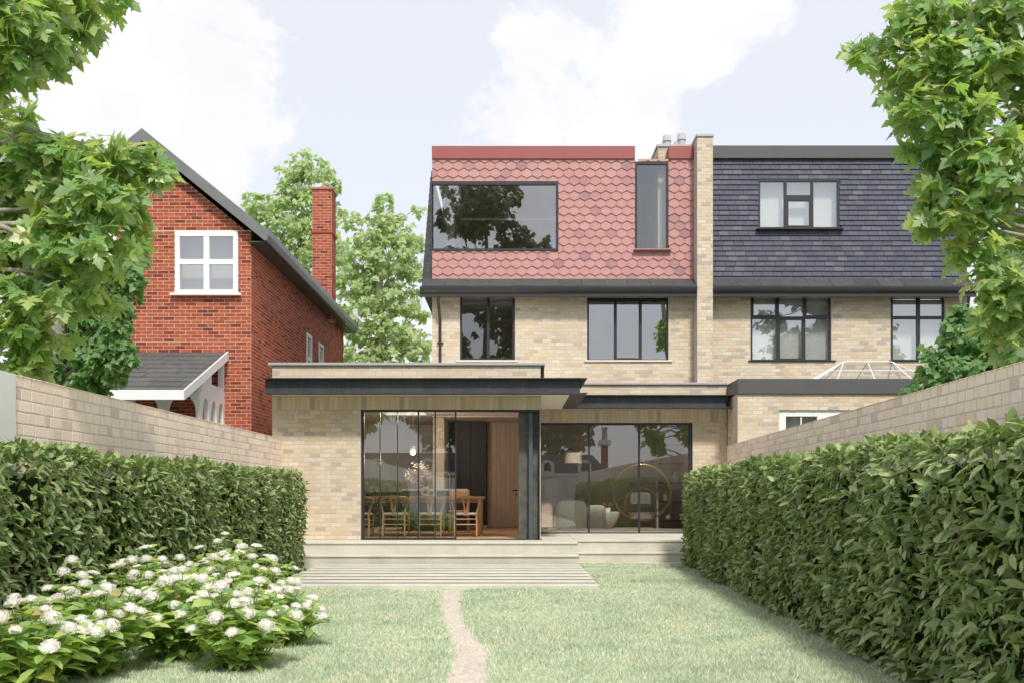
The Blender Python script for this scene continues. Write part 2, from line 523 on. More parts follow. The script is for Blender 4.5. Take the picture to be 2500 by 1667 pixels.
MAT['lawn_base'] = M('lawn_base', (.50, .56, .41), rough=1, var=.15, scale=3, fine=.2, fscale=60, spec=.05)
MAT['far_ground'] = M('far_ground', (.16, .18, .10), rough=1, var=.2, scale=.3, spec=.05)
MAT['petal'] = M('petal', stops=[(0, (.80, .78, .72)), (.5, (.86, .83, .77)), (.85, (.80, .74, .70)), (1, (.74, .68, .64))], rough=.8, var=.05)
MAT['blossom'] = M('blossom', (.78, .70, .64), rough=.9, var=.08)
MAT['grass'] = leaf_mat('grass', [(0, (0.410, 0.513, 0.335)), (.4, (0.541, 0.635, 0.446)), (.75, (0.673, 0.725, 0.576)), (.93, (0.854, 0.816, 0.744)), (1, (0.886, 0.787, 0.707))],
                        [(0, (0.459, 0.575, 0.335)), (1, (0.756, 0.787, 0.557))], rough=.6, spec=.3, tw=.25, patch=True)
MAT['plane_leaf'] = leaf_mat('plane_leaf', [(0, (0.127, 0.245, 0.096)), (.3, (0.199, 0.339, 0.119)), (.55, (0.273, 0.394, 0.215)), (.8, (0.327, 0.442, 0.168)), (.95, (0.401, 0.488, 0.191)), (1, (0.474, 0.488, 0.215))],
                             [(0, (0.438, 0.751, 0.119)), (.7, (0.692, 0.901, 0.168)), (1, (0.874, 0.940, 0.215))], rough=.42, spec=1.0, tw=.42)
MAT['small_leaf'] = leaf_mat('small_leaf', [(0, (0.076, 0.186, 0.068)), (.5, (0.132, 0.254, 0.088)), (.9, (0.187, 0.323, 0.116)), (1, (0.249, 0.356, 0.156))],
                             [(0, (0.249, 0.543, 0.078)), (1, (0.467, 0.712, 0.137))], rough=.45, tw=.36)
MAT['shade_leaf'] = leaf_mat('shade_leaf', [(0, (0.133, 0.160, 0.088)), (.6, (0.177, 0.205, 0.111)), (1, (0.243, 0.251, 0.133))], [(0, (0.221, 0.251, 0.111)), (1, (0.309, 0.319, 0.155))], rough=.6, spec=.4, tw=.3)  # muted leaf tone for mirrored trees, their backlit shade put into the colour
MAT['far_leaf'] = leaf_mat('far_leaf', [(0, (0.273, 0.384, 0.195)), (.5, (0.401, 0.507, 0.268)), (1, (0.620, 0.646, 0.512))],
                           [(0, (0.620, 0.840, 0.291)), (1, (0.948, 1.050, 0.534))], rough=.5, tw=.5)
MAT['laurel_leaf'] = leaf_mat('laurel_leaf', [(0, (0.139, 0.213, 0.080)), (.35, (0.218, 0.305, 0.109)), (.65, (0.299, 0.370, 0.149)), (.9, (0.419, 0.478, 0.224)), (.990, (0.400, 0.428, 0.216)), (1, (0.179, 0.097, 0.067))],
                              [(0, (0.200, 0.347, 0.056)), (1, (0.400, 0.529, 0.112))], rough=.46, spec=.45, tw=.28)
MAT['hydrangea_leaf'] = leaf_mat('hydrangea_leaf', [(0, (0.179, 0.306, 0.116)), (.4, (0.264, 0.417, 0.148)), (.75, (0.384, 0.527, 0.197)), (.96, (0.526, 0.593, 0.229)), (1, (0.478, 0.286, 0.166))],
                                 [(0, (0.526, 0.790, 0.131)), (1, (0.960, 1.053, 0.229))], rough=.42, spec=.5, tw=.36)
MAT['stem_green'] = M('stem_green', (.16, .22, .07), rough=.6, var=.1)
MAT['hedge_core'] = M('hedge_core', (.028, .040, .016), rough=1, var=.3, scale=12, spec=.05)  # dark inner block: shade between the leaves is put into its colour
MAT['twig'] = M('twig', (.30, .25, .18), rough=.9, var=.2, scale=15)

# ------------------------------------------------------------------ bricks and tiles
def brick_templates(mat, k=8, ch_u=.012, ch_v=.035):
    """unit bricks, front at y=-1 (scaled by how proud they stand), corners a little uneven"""
    out = []
    for _ in range(k):
        j = lambda s: random.uniform(-s, s)
        fr = [(-.5 + ch_u + j(.012), -1, -.5 + ch_v + j(.03)), (.5 - ch_u + j(.012), -1, -.5 + ch_v + j(.03)), (.5 - ch_u + j(.012), -1, .5 - ch_v + j(.03)), (-.5 + ch_u + j(.012), -1, .5 - ch_v + j(.03))]
        bk = [(-.5, 0, -.5), (.5, 0, -.5), (.5, 0, .5), (-.5, 0, .5)]
        T = np.array(fr + bk)
        F = np.array([(0, 1, 2, 3), (4, 5, 1, 0), (5, 6, 2, 1), (6, 7, 3, 2), (7, 4, 0, 3)])
        out.append((T, F))
    return out


BT = brick_templates(None)


def course_bricks(u0, u1, v0, v1, course, length, gap, holes=(), lens=None, offset=0.0, soldier=False):
    """list of (uc, vc, w, h)"""
    res = []
    if soldier:
        n = max(1, round((u1 - u0) / course)); p = (u1 - u0) / n
        return [(u0 + (i + .5) * p, (v0 + v1) / 2 + random.uniform(-.004, .004), p - gap, v1 - v0 - gap) for i in range(n)]
    n = max(1, round((v1 - v0) / course)); p = (v1 - v0) / n
    for r in range(n):
        vc = v0 + (r + .5) * p
        free = [(u0, u1)]
        for h in holes:
            if h[2] < vc < h[3]:
                nf = []
                for a, b in free:
                    if h[1] <= a or h[0] >= b: nf.append((a, b)); continue
                    if h[0] > a: nf.append((a, h[0]))
                    if h[1] < b: nf.append((h[1], b))
                free = nf
        x = u0 - length + (offset + (length / 2 if r % 2 else 0)) % length
        if lens: x = u0 - random.uniform(0, length)
        while x < u1:
            L = random.choice(lens) if lens else length
            for a, b in free:
                s, e = max(x, a), min(x + L, b)
                if e - s > gap + .012:
                    res.append(((s + e) / 2 + random.uniform(-.002, .002), vc + random.uniform(-.002, .002), e - s - gap, p - gap * random.uniform(.9, 1.1)))
            x += L
    return res


def lay(parent, fields, mat, proud=.002, n_obj=300, part='brick', stuff='brickwork', visible=None, per_field=None):
    """fields: list of (O, theta, bricks, owner). The n_obj that show largest become objects, the rest one stuff part."""
    allb = []
    for (O, th, bl, owner) in fields:
        c, s = math.cos(th), math.sin(th)
        nx, ny = s, -c
        for (u, v, w, h) in bl:
            x, y = O[0] + u * c, O[1] + u * s
            d = math.sqrt(x * x + y * y + (v - CAMZ) ** 2)
            cosv = abs((x * nx + y * ny) / max(d, .01))
            ok = y > 2 and -60 < (CX + x / y * FPX) < 2560 and (visible is None or visible(x, y, v))
            allb.append((w * h * cosv / d ** 2 if ok else -1, x, y, v, w, h, th, owner))
    order = sorted(range(len(allb)), key=lambda i: -allb[i][0])
    pick = set(order[:n_obj])
    shared = [np_mesh(part, T * np.array([1, proud, 1]), F, mat) for T, F in BT]
    rest = {k: [] for k in range(len(BT))}
    for i, (sc, x, y, v, w, h, th, owner) in enumerate(allb):
        k = random.randrange(len(BT))
        pr = random.uniform(.75, 1.25)
        if i in pick and sc > 0:
            o = bpy.data.objects.new(part, shared[k])
            COL.objects.link(o)
            o.parent = owner
            o.location = Vector((x, y, v)) - ORG[owner]
            o.rotation_euler = (0, 0, th)
            o.scale = (w, pr, h)
        else:
            rest[k].append((x, y, v, w, pr, h, th))
    Vs, Fs, base = [], [], 0
    for k, items in rest.items():
        if not items: continue
        A = np.array(items)
        T, F = BT[k]
        rot = np.zeros((len(A), 3, 3)); c, s = np.cos(A[:, 6]), np.sin(A[:, 6])
        rot[:, 0, 0] = c; rot[:, 0, 1] = -s; rot[:, 1, 0] = s; rot[:, 1, 1] = c; rot[:, 2, 2] = 1
        X, FF = np_copies(T * np.array([1, proud, 1]), F, A[:, :3], rot, A[:, 3:6])
        Vs.append(X); Fs.append(FF + base); base += len(X)
    if Vs:
        X = np.concatenate(Vs) - np.array(ORG[parent])
        o = link_obj(stuff, np_mesh(stuff, X, np.concatenate(Fs), mat), parent)
        o['kind'] = 'stuff'


def clip_half(poly, a, b, c):
    """keep a*x+b*y<=c"""
    out = []
    for i in range(len(poly)):
        p, q = poly[i], poly[(i + 1) % len(poly)]
        fp, fq = a * p[0] + b * p[1] - c, a * q[0] + b * q[1] - c
        if fp <= 0: out.append(p)
        if (fp < 0) != (fq < 0) and fp != fq:
            t = fp / (fp - fq)
            out.append((p[0] + t * (q[0] - p[0]), p[1] + t * (q[1] - p[1])))
    return out


def tile_field(parent, part, stuff, polyf, centres, Y, planes, holes, mat, tilt, thick, n_obj=300):
    """hang tiles: polyf gives the tile outline about its centre; cut at the field's edges (planes) and the openings (holes)"""
    full = None
    cnt = 0
    restV, restF = MB(), None
    zs = [p[1] for p in polyf]
    ztop, zbot = max(zs), min(zs)
    def solid(mb, poly, c):
        n = len(poly)
        dep = lambda z: -(.004 + tilt * (ztop - z) / (ztop - zbot))
        fr = [(c[0] + x, dep(z), c[1] + z) for x, z in poly]
        bk = [(c[0] + x, dep(z) + thick, c[1] + z) for x, z in poly]
        mb.add(fr + bk, [tuple(range(n))] + [(i + n, (i + 1) % n + n, (i + 1) % n, i) for i in range(n)])
    for (cx, cz) in centres:
        poly = list(polyf)
        cut = False
        for (a, b, c) in planes:
            np_ = clip_half(poly, a, b, c - a * cx - b * cz)
            if len(np_) != len(poly) or any(abs(p[0] - q[0]) > 1e-6 or abs(p[1] - q[1]) > 1e-6 for p, q in zip(np_, poly)): cut = True
            poly = np_
            if len(poly) < 3: break
        if len(poly) < 3: continue
        dead = False
        for (hx0, hx1, hz0, hz1) in holes:
            xs = [p[0] + cx for p in poly]; zz = [p[1] + cz for p in poly]
            if max(xs) <= hx0 or min(xs) >= hx1 or max(zz) <= hz0 or min(zz) >= hz1: continue
            # push out through the side that keeps the most of the tile
            best = None
            for (a, b, c) in ((1, 0, hx0), (-1, 0, -hx1), (0, 1, hz0), (0, -1, -hz1)):
                q = clip_half(poly, a, b, c - a * cx - b * cz)
                if len(q) < 3: continue
                ar = abs(sum(q[i][0] * q[(i + 1) % len(q)][1] - q[(i + 1) % len(q)][0] * q[i][1] for i in range(len(q)))) / 2
                if best is None or ar > best[0]: best = (ar, q)
            if best is None or best[0] < 4e-4: dead = True; break
            poly, cut = best[1], True
        if dead or len(poly) < 3: continue
        jit = random.uniform(-.0015, .0015)
        if cnt < n_obj:
            if cut or full is None:
                mb = MB(); solid(mb, poly, (0, 0)); me = mb.mesh(part, mat)
                if not cut: full = me
            else:
                me = full
            o = link_obj(part, me, parent, (cx, Y + jit, cz))
            cnt += 1
        else:
            mb = MB(); solid(mb, poly, (cx, cz))
            restV.add([(x, y + Y + jit, z) for x, y, z in mb.v], mb.f)
    if restV.v:
        restV.build(stuff, mat, parent, kind='stuff')


def window(parent, name, Y, outer, panes, mat_f, mat_g, depth=.07, sill=None, sill_mat=None, label=None, back=None):
    """outer and panes in photo pixels at depth Y: (x0,x1,ytop,ybottom)"""
    ou = (U(outer[0], Y), U(outer[1], Y), V(outer[3], Y), V(outer[2], Y))
    ho = [(U(p[0], Y), U(p[1], Y), V(p[3], Y), V(p[2], Y)) for p in panes]
    w = MB().plate(fn_front(Y), *ou, ho, 0, depth).build(name, mat_f, parent)
    if label: w['label'] = label
    for h in ho:
        MB().box(h[0] + .002, h[1] - .002, Y + depth * .45, Y + depth * .45 + .012, h[2] + .002, h[3] - .002).build('pane', mat_g, w)
    if sill:
        s = (U(sill[0], Y), U(sill[1], Y), V(sill[3], Y), V(sill[2], Y))
        MB().bbox(s[0], s[1], Y - .10, Y + .05, s[2], s[3], .006).build('sill', sill_mat, w)
    if back:
        MB().box(ou[0] + .02, ou[1] - .02, Y + back[1], Y + back[1] + .02, ou[2] + .02, ou[3] - .02).build('blind', back[0], w)
    return w, ou

# ------------------------------------------------------------------ ground
YL, YR, YM, YN = 17.4, 20.2, 22.0, 19.25            # planes: glazed left bay, right bay, main facade, neighbour's extension
RW_O = Vector((4.37, 20.45)); RW_D = Vector((3.75 - 4.37, 7.3 - 20.45)).normalized()
RW_TH = math.atan2(RW_D.y, RW_D.x)


def sheet(name, poly, z, mat, kind='structure'):
    mb = MB(); mb.add([(x, y, z) for x, y in poly], [tuple(range(len(poly)))])
    return mb.build(name, mat, kind=kind)


sheet('ground', [(-900, -900), (900, -900), (900, 900), (-900, 900)], -0.03, MAT['far_ground'])
sheet('lawn', [(-4.0, -27), (2.2, -27), (3.9, 10), (4.25, 17.4), (-4.0, 17.4)], 0.0, MAT['lawn_base'])
# trodden path
pl = [(1016, 1358), (1014, 1372), (1011, 1388), (1010, 1402), (1013, 1418), (1017, 1432), (1024, 1446), (1031, 1462), (1039, 1474), (1041, 1492), (1040, 1508), (1036, 1524), (1030, 1542), (1024, 1568), (1010, 1640), (1000, 1800)]
pr = [(1062, 1358), (1061, 1372), (1058, 1388), (1061, 1402), (1064, 1418), (1069, 1432), (1078, 1448), (1088, 1464), (1099, 1478), (1122, 1492), (1126, 1500), (1121, 1512), (1117, 1528), (1119, 1545), (1116, 1568), (1130, 1640), (1150, 1800)]
PL = [GP(x * 1.063, y * 1.063) for x, y in pl]; PR = [GP(x * 1.063, y * 1.063) for x, y in pr]


def fine_edge(E):
    o = []
    for a, b in zip(E[:-1], E[1:]):
        for t in np.linspace(0, 1, 7)[:-1]:
            o.append((a[0] + (b[0] - a[0]) * t + random.gauss(0, .008), a[1] + (b[1] - a[1]) * t))
    return o + [E[-1]]


PLf, PRf = fine_edge(PL), fine_edge(PR)
pm = MB()
for i in range(len(PLf) - 1):
    k = min(i, len(PRf) - 2)
    a, b, c, d = PLf[i], PRf[k], PRf[k + 1], PLf[i + 1]
    pm.add([(a[0], a[1], .004), (b[0], b[1], .004), (c[0], c[1], .004), (d[0], d[1], .004)], [(0, 3, 2, 1)])
pm.build('path', MAT['path_gravel'], kind='structure')
# loose grit and small stones trodden into the path
PT = np.array([(0, 0, .5), (.5, 0, 0), (.15, .45, 0), (-.45, .25, 0), (-.4, -.3, 0), (.2, -.45, 0)])
PFc = np.array([(0, 1, 2), (0, 2, 3), (0, 3, 4), (0, 4, 5), (0, 5, 1)])
ng = 5200
gy = 6.0 * (12.4 / 6.0) ** RNG.uniform(0, 1, ng)
la_, ra_ = [np.interp(gy, [p[1] for p in E][::-1], [p[0] for p in E][::-1]) for E in (PL, PR)]
gx = la_ + (ra_ - la_) * RNG.uniform(-.06, 1.06, ng)
ga = RNG.uniform(0, 6.28, ng)
gr_ = np.zeros((ng, 3, 3)); gr_[:, 0, 0] = np.cos(ga); gr_[:, 0, 1] = -np.sin(ga); gr_[:, 1, 0] = np.sin(ga); gr_[:, 1, 1] = np.cos(ga); gr_[:, 2, 2] = 1
gs = RNG.gamma(2.0, .0032, ng) + .003
X, FF = np_copies(PT, PFc, np.stack([gx, gy, np.full(ng, .0035)], 1), gr_, np.stack([gs * 1.3, gs, gs * .6], 1))
props(link_obj('gravel', np_mesh('gravel', X, FF, M('path_stones', stops=[(0, (.50, .42, .36)), (.4, (.60, .53, .455)), (.8, (.68, .625, .56)), (1, (.40, .34, .30))], rough=.9, var=.1))), 'small pale stones and grit lying on the trodden path', 'gravel', kind='stuff')


def hedge_line(y):
    """garden face of the hedge on the right boundary"""
    return 2.81 + (2.40 - 2.81) * (16.5 - y) / (16.5 - 5.5)


sheet('soil_bed', [(-4.0, 15.5), (-3.02, 15.4), (-3.05, 4), (-4.0, 4)], .005, MAT['soil'])
sb = [(hedge_line(y) - .10 + .05 * math.sin(y * 3.1), y) for y in np.linspace(16.6, 3, 30)]
sheet('soil_bed', sb + [(3.5, 3), (4.1, 16.6)], .005, MAT['soil'])

# ------------------------------------------------------------------ terrace steps and plank deck
ter = thing('terrace_steps', (-1.4, 16.9, 0), 'pale concrete garden steps running along the glazed rear of the house', 'steps')
cc = MAT['concrete']
for nm, x0, x1, y0, y1, zt in (('landing', -4.03, 1.10, 16.6, 17.39, .40), ('step', -4.03, 1.105, 16.3, 16.597, .20), ('landing', 1.103, 4.25, 17.40, 20.19, .40), ('step', 1.108, 4.25, 17.15, 17.397, .20)):
    MB().box(x0, x1 - .012, y0 + .02, y1, 0, zt - .042).build(nm, cc, ter)
    MB().bbox(x0, x1, y0, y1 + (.001 if nm == 'landing' else .018), zt - .04, zt, .008).build('tread', cc, ter)
MB().box(.50, 1.10, 17.395, 20.19, 0, .396).build('landing', cc, ter)
MB().bbox(1.108, 4.25, 16.98, 17.167, 0, .03, .006).build('step', cc, ter)
deck = thing('plank_deck', (-1, 14.3, 0), 'low deck of long pale concrete planks with dark gaps below the steps', 'deck')
MB().box(-3.06, 1.07, 12.48, 16.27, 0.006, .047).build('deck_base', M('gap_shade', (.05, .046, .04), rough=1, var=.3, scale=30), deck)  # shade in the gaps between planks is put into this near-black colour
edges = [12.42, 12.80, 13.31, 13.82, 14.33, 14.84, 15.35, 15.84, 16.29]
for a, b in zip(edges[:-1], edges[1:]):
    MB().bbox(-3.08 + random.uniform(-.01, .01), 1.09 + random.uniform(-.004, .004), a + .098, b - .098, .0475, .062, .004).build('plank', cc, deck)
MB().bbox(-3.07, 1.085, 12.455, 12.495, 0, .0595, .004).build('riser', cc, deck)

# ------------------------------------------------------------------ the house with the pink loft
house = thing('brick_house', (1.1, 22, 0), 'pale brick house with pink hexagon tiled loft and wide glazed rear extension', 'house')
mo = MAT['pale_mortar']
OP_L = (U(881, YL), .487, .40, V(999, YL))
ext_wall = MB().plate(fn_front(YL), -4.19, .50, 0, 3.44, [OP_L], 0, .25).build('extension_wall', mo, house)
OP_R = (U(1314.5, YR), U(1691, YR), .40, V(1031, YR))
bay_wall = MB().plate(fn_front(YR), .50, 4.36, 0, 3.41, [OP_R], 0, .25).build('bay_wall', mo, house)
ret = MB().box(.30, .498, YL + .252, YR - .002, 2.66, 3.43).build('return_lintel', MAT['pale_mortar'], house)
W1 = (1123, 1257, 725, 879.5); W2 = (1433.5, 1632, 726, 879.5)
hole = lambda w, Y: (U(w[0], Y), U(w[1], Y), V(w[3], Y), V(w[2], Y))
facade = MB().plate(fn_front(YM), U(1055, YM), 4.014, 2.9, 5.62, [hole(W1, YM), hole(W2, YM)], 0, .25).build('facade_wall', mo, house)
PX0, PX1 = U(1702, 21.6), U(1740.5, 21.6)
pier = MB().box(PX0, PX1, 21.6, 31, 0, 8.93).build('party_wall', mo, house)
MB().box(U(1055, YM), U(1055, YM) + .25, 22.252, 31, 0, 5.6).build('side_wall', MAT['buff_brick'], house)
BL, BC, BG = .186, .0752, .011
sh = (OP_L,)
fields = [
    ((0, YL), 0, course_bricks(-4.19, OP_L[0] - .002, .40, 2.665, BC, BL, BG), ext_wall),
    ((0, YL), 0, course_bricks(-4.19, .50, 2.672, 2.905, .083, .2, BG, soldier=True), ext_wall),
    ((0, YL), 0, course_bricks(-4.19, .50, 3.17, 3.437, .089, .24, BG), ext_wall),
    ((0, YR), 0, course_bricks(.51, 4.36, 2.655, 2.905, .083, .2, BG, soldier=True), bay_wall),
    ((0, YR), 0, course_bricks(OP_R[1] + .002, 4.36, .40, 2.65, BC, BL, BG), bay_wall),
    ((0, YR), 0, course_bricks(.60, 4.36, 3.14, 3.407, .089, .24, BG), bay_wall),
    ((0, YM), 0, course_bricks(U(1055, YM), 4.012, 3.40, 5.60, BC, .195, BG, [hole(W1, YM), hole(W2, YM)]), facade),
    ((0, 21.6), 0, course_bricks(PX0, PX1, 3.3, 8.93, .0752, .195, BG), pier),
    ((.50, 0), R(90), course_bricks(YL + .01, YR - .01, 2.672, 2.905, .083, .2, BG, soldier=True), ret),
]
# chimney stack on the party wall
sx0 = U(1606, 22.35)
stack = MB().box(sx0, PX0 - .002, 22.35, 27.5, 5.9, 8.97).build('chimney', mo, house)
fields.append(((0, 22.35), 0, course_bricks(sx0, PX0 - .01, 8.0, 8.96, .0752, .195, BG), stack))
fields.append(((sx0, 0), R(-90), [(-(22.36 + i * .2), 8.93 - r * .0752, .185, .064) for i in range(24) for r in range(12)], stack))
MB().bbox(sx0 - .03, PX0 - .004, 22.32, 27.5, 8.97, 9.03, .008).build('cap', MAT['coping'], stack)
MB().bbox(PX0 - .02, PX1 + .015, 21.57, 31, 8.93, 8.99, .008).build('coping', MAT['coping'], pier)
for r in range(3):
    for i, px in enumerate((1628, 1664)):
        y = 22.75 + r * .5
        x = U(px, 22.75)
        h = .33 + (.05 if i else 0) - .01 * r
        MB().lathe([(.088, 0), (.085, h * .55), (.084, h * .6), (.104, h * .61), (.104, h * .64), (.098, h * .66), (.094, h * .97), (.085, h), (.07, h), (.065, h - .06)], (x, y, 9.03), 20).build('chimney_pot', MAT['pot_grey'], stack, smooth='auto')
lay(house, fields, MAT['buff_brick'], visible=lambda x, y, z: z > .4)

# copings, roofs, steel canopy of the extension
cop = MAT['coping']
MB().bbox(U(656, YL), .575, YL - .05, YL + .28, 3.44, 3.487, .006).build('coping', cop, house)
MB().box(.50, .572, YL + .283, YR + .1, 3.10, 3.486).build('coping', MAT['dark_metal'], house)
MB().bbox(.58, 4.36, YR - .05, YR + .28, 3.412, 3.457, .006).build('coping', cop, house)
SKY = (-2.75, -1.85, 20.4, 21.85)
ADDED_SKYLIGHT = (.8, 4.0, 20.6, 21.9)  # unseen roof opening, added so daylight brightens the living room
MB().plate(lambda u, v, d: (u, v, 2.93 + d), -4.17, .31, YL + .252, YM - .002, [SKY], 0, .28).build('flat_roof', MAT['plaster'], house)
MB().plate(lambda u, v, d: (u, v, 2.93 + d), .503, 4.34, YR + .252, YM - .002, [ADDED_SKYLIGHT], 0, .28).build('flat_roof', MAT['plaster'], house)
for q in (SKY, ADDED_SKYLIGHT):
    MB().box(q[0], q[1], q[2], q[3], 3.23, 3.245).build('skylight', MAT['glass_light'], house)  # the second pane covers the added living room opening
st = MAT['steel_beam']
ZT, ZB = 3.16, 2.912
bx1 = U(1434, 16.8)


def ibeam_x(x0, x1, y0, w=.26):
    m = MB()
    m.box(x0, x1, y0, y0 + w, ZT - .014, ZT); m.box(x0, x1, y0, y0 + w, ZB - .014, ZB)
    m.box(x0 + .001, x1 - .115, y0 + w / 2 - .008, y0 + w / 2 + .008, ZB, ZT - .014)
    return m


ibeam_x(U(643, 16.8), bx1, 16.8).build('canopy_beam', st, house)
m = MB()
m.box(bx1 - .26, bx1 - .0005, 17.062, 19.648, ZT - .014, ZT); m.box(bx1 - .26, bx1 - .0005, 17.062, 19.648, ZB - .014, ZB)
m.box(bx1 - .138, bx1 - .122, 16.95, 19.6, ZB + .0005, ZT - .0145)
m.build('canopy_beam', st, house)
ibeam_x(bx1 - .26, 4.365, 19.65).build('canopy_beam', st, house)
MB().box(-4.18, bx1 - .27, 17.065, 17.392, ZB + .004, ZB + .03).build('soffit', MAT['soffit'], house)
MB().box(.51, bx1 - .27, 17.394, 20.19, ZB + .004, ZB + .03).build('soffit', MAT['soffit'], house)
MB().box(bx1 - .265, 4.355, 19.915, 20.19, ZB + .004, ZB + .03).build('soffit', MAT['soffit'], house)
MB().box(-4.18, bx1 - .2, 16.96, YL - .003, ZT + .002, ZT + .012).build('canopy_top', MAT['dark_metal'], house)
MB().box(.51, bx1 - .2, YL + .003, 20.19, ZT + .002, ZT + .012).build('canopy_top', MAT['dark_metal'], house)
MB().box(bx1 - .19, 4.355, 19.78, 20.19, ZT + .002, ZT + .012).build('canopy_top', MAT['dark_metal'], house)
# corner pier in dark stone with a steel post
MB().bbox(U(1266, 17.6), .486, 17.6, 17.95, .405, 2.66, .006).build('stone_pier', MAT['rust_stone'], house)
m = MB(); px0, px1 = U(1291, 17.5), U(1300.5, 17.5)
m.box(px0, px1, 17.44, 17.452, .41, 2.62); m.box(px0, px1, 17.565, 17.577, .41, 2.62); m.box((px0 + px1) / 2 - .006, (px0 + px1) / 2 + .006, 17.4525, 17.5645, .41, 2.62)
m.box(px0 - .05, px1 + .05, 17.42, 17.597, .403, .41)
m.build('steel_post', M('blue_steel', (.085, .10, .12), rough=.45, var=.15, metal=.2), house)
MB().box(OP_L[0] + .002, .485, YL + .003, YL + .248, 2.648, 2.668).build('lintel_plate', st, house)
MB().box(OP_L[0], .53, YL - .06, YL + .30, .400, .404).build('threshold', MAT['dark_metal'], house)
# sliding glass doors
dY = YL + .06
m = MB()
ou = (U(881.5, dY), U(1114, dY), .405, V(999.5, dY))
pn = [(889, 926.6), (928.4, 969.2), (971, 1019.7), (1023, 1060.8), (1063.6, 1110.8)]
yt, yb = V(1005, dY), V(1311.5, dY)
ho = [(U(a, dY), U(b, dY), yb, yt) for a, b in pn]
sd = m.plate(fn_front(dY), ou[0], ou[1], ou[2], ou[3], ho, 0, .06).build('sliding_door', MAT['frame_black'], house)
for h in ho:
    MB().box(h[0], h[1], dY + .024, dY + .036, h[2], h[3]).build('pane', MAT['glass'], sd)
MB().box(ou[1] + .002, .485, dY, dY + .06, yt, ou[3]).build('head_track', MAT['frame_black'], house)
bY = YR + .05
pn = [(1317.8, 1436), (1440, 1558.4), (1563, 1681)]
ho = [(U(a, bY), U(b, bY), V(1298.8, bY), V(1036.8, bY)) for a, b in pn]
gw = MB().plate(fn_front(bY), U(1314.8, bY), U(1690.6, bY), .403, V(1031.6, bY), ho, 0, .08).build('glazed_wall', MAT['frame_black'], house)
for h in ho:
    MB().box(h[0], h[1], bY + .03, bY + .042, h[2], h[3]).build('pane', MAT['glass'], gw)
# upstairs windows
window(house, 'window', YM + .06, W1, [(1128, 1188.3, 726.5, 874.5), (1195.5, 1251, 726.5, 874.5)], MAT['frame_black'], MAT['glass'],
       sill=(1115, 1264, 879.8, 884), sill_mat=MAT['stone_sill'], label='two light black framed window')
window(house, 'window', YM + .06, W2, [(1438, 1499, 736, 877), (1506, 1560, 736, 873.5), (1567, 1627.5, 736, 877)], MAT['frame_black'], MAT['glass_sky'],
       sill=(1426, 1640, 879.8, 884), sill_mat=MAT['stone_sill'], label='three light black framed window')

# loft wall hung with hexagonal tiles
LX0, LX1 = U(1055, YM), 4.014
CW = (U(1055, YM) - .01, U(1363, YM), V(613, YM), V(444, YM))
TW = (U(1550, YM), U(1632, YM), V(610, YM), V(395, YM))
NOTCH = (TW[0], TW[1], TW[3] - .001, 9.2)
ZTOP, ZF, ZTB = V(358.5, YM), V(389.5, YM), V(685, YM)
loft = MB().plate(fn_front(YM + .02), LX0, LX1, 5.66, ZTOP, [CW, TW, NOTCH], 0, .2).build('loft_wall', MAT['pink_backing'], house)
HW, HR = U(1250 + 25.71, YM), .1662
hexp = [(-HW / 2 + .002, .178), (-HW / 2 + .002, 0), (0, -.060), (HW / 2 - .002, 0), (HW / 2 - .002, .178)][::-1]
cs = []
for r in range(17):
    z = ZTB - .01 + r * HR
    for c in range(-1, 28):
        cs.append((LX0 + c * HW + (HW / 2 if r % 2 else 0), z))
tile_field(loft, 'tile', 'tiling', hexp, cs, YM + .012, [(-1, 0, -LX0), (1, 0, LX1), (0, 1, ZF + .003)], [CW, TW], MAT['pink_tile'], .026, .012)
MB().bbox(LX0 - .004, TW[0] - .002, YM - .045, YM + .018, ZF, ZTOP, .004).build('fascia', MAT['red_fascia'], house)
MB().bbox(TW[1] + .002, LX1, YM - .045, YM + .018, ZF, ZTOP, .004).build('fascia', MAT['red_fascia'], house)
MB().box(TW[1] + .002, LX1 - .002, YM + .222, 24.0, 8.3, ZTOP - .002).build('parapet', MAT['pink_tile'], house)
MB().box(LX0, TW[0] - .002, YM + .222, 27, 8.56, ZTOP - .01).build('loft_roof', MAT['plaster'], house)
MB().box(TW[0], TW[1], 23.6, 27, 8.50, 8.60).build('loft_roof', MAT['plaster'], house)
MB().box(TW[0], TW[1], YM + .14, 23.6, TW[3] - .02, TW[3] - .005).build('daylight_block', MAT['dark_metal'], house)  # glass roof made opaque, to keep daylight out of the room below
# corner window: glass meets glass at the outer corner
fb = MAT['frame_black']
m = MB()
zt0, zt1, zb0, zb1 = V(452.5, YM), V(444, YM), V(613, YM), V(608, YM)
m.box(LX0 + .002, CW[1], YM - .03, YM + .06, zt0, zt1); m.box(LX0 + .002, CW[1], YM - .03, YM + .06, zb0, zb1)
m.box(U(1357, YM), CW[1], YM - .029, YM + .059, zb1 + .001, zt0 - .001)
m.box(LX0 + .002, LX0 + .06, YM + .061, 23.80, zt0, zt1); m.box(LX0 + .002, LX0 + .06, YM + .061, 23.80, zb0, zb1)
m.box(LX0 + .002, LX0 + .06, 23.72, 23.80, zb1 + .001, zt0 - .001)
cwn = m.build('corner_window', fb, house)
MB().box(LX0 + .03, U(1357, YM), YM + .01, YM + .022, zb1, zt0).build('pane', MAT['glass_sky'], cwn)
MB().box(LX0 + .012, LX0 + .024, YM + .03, 23.72, zb1, zt0).build('pane', MAT['glass_light'], cwn)
w, _ = window(house, 'tall_window', YM - .01, (1550, 1632, 395, 610), [(1555.5, 1626.8, 402, 607)], fb, MAT['glass'], sill=(1546, 1638, 610, 613), sill_mat=MAT['pink_tile'])
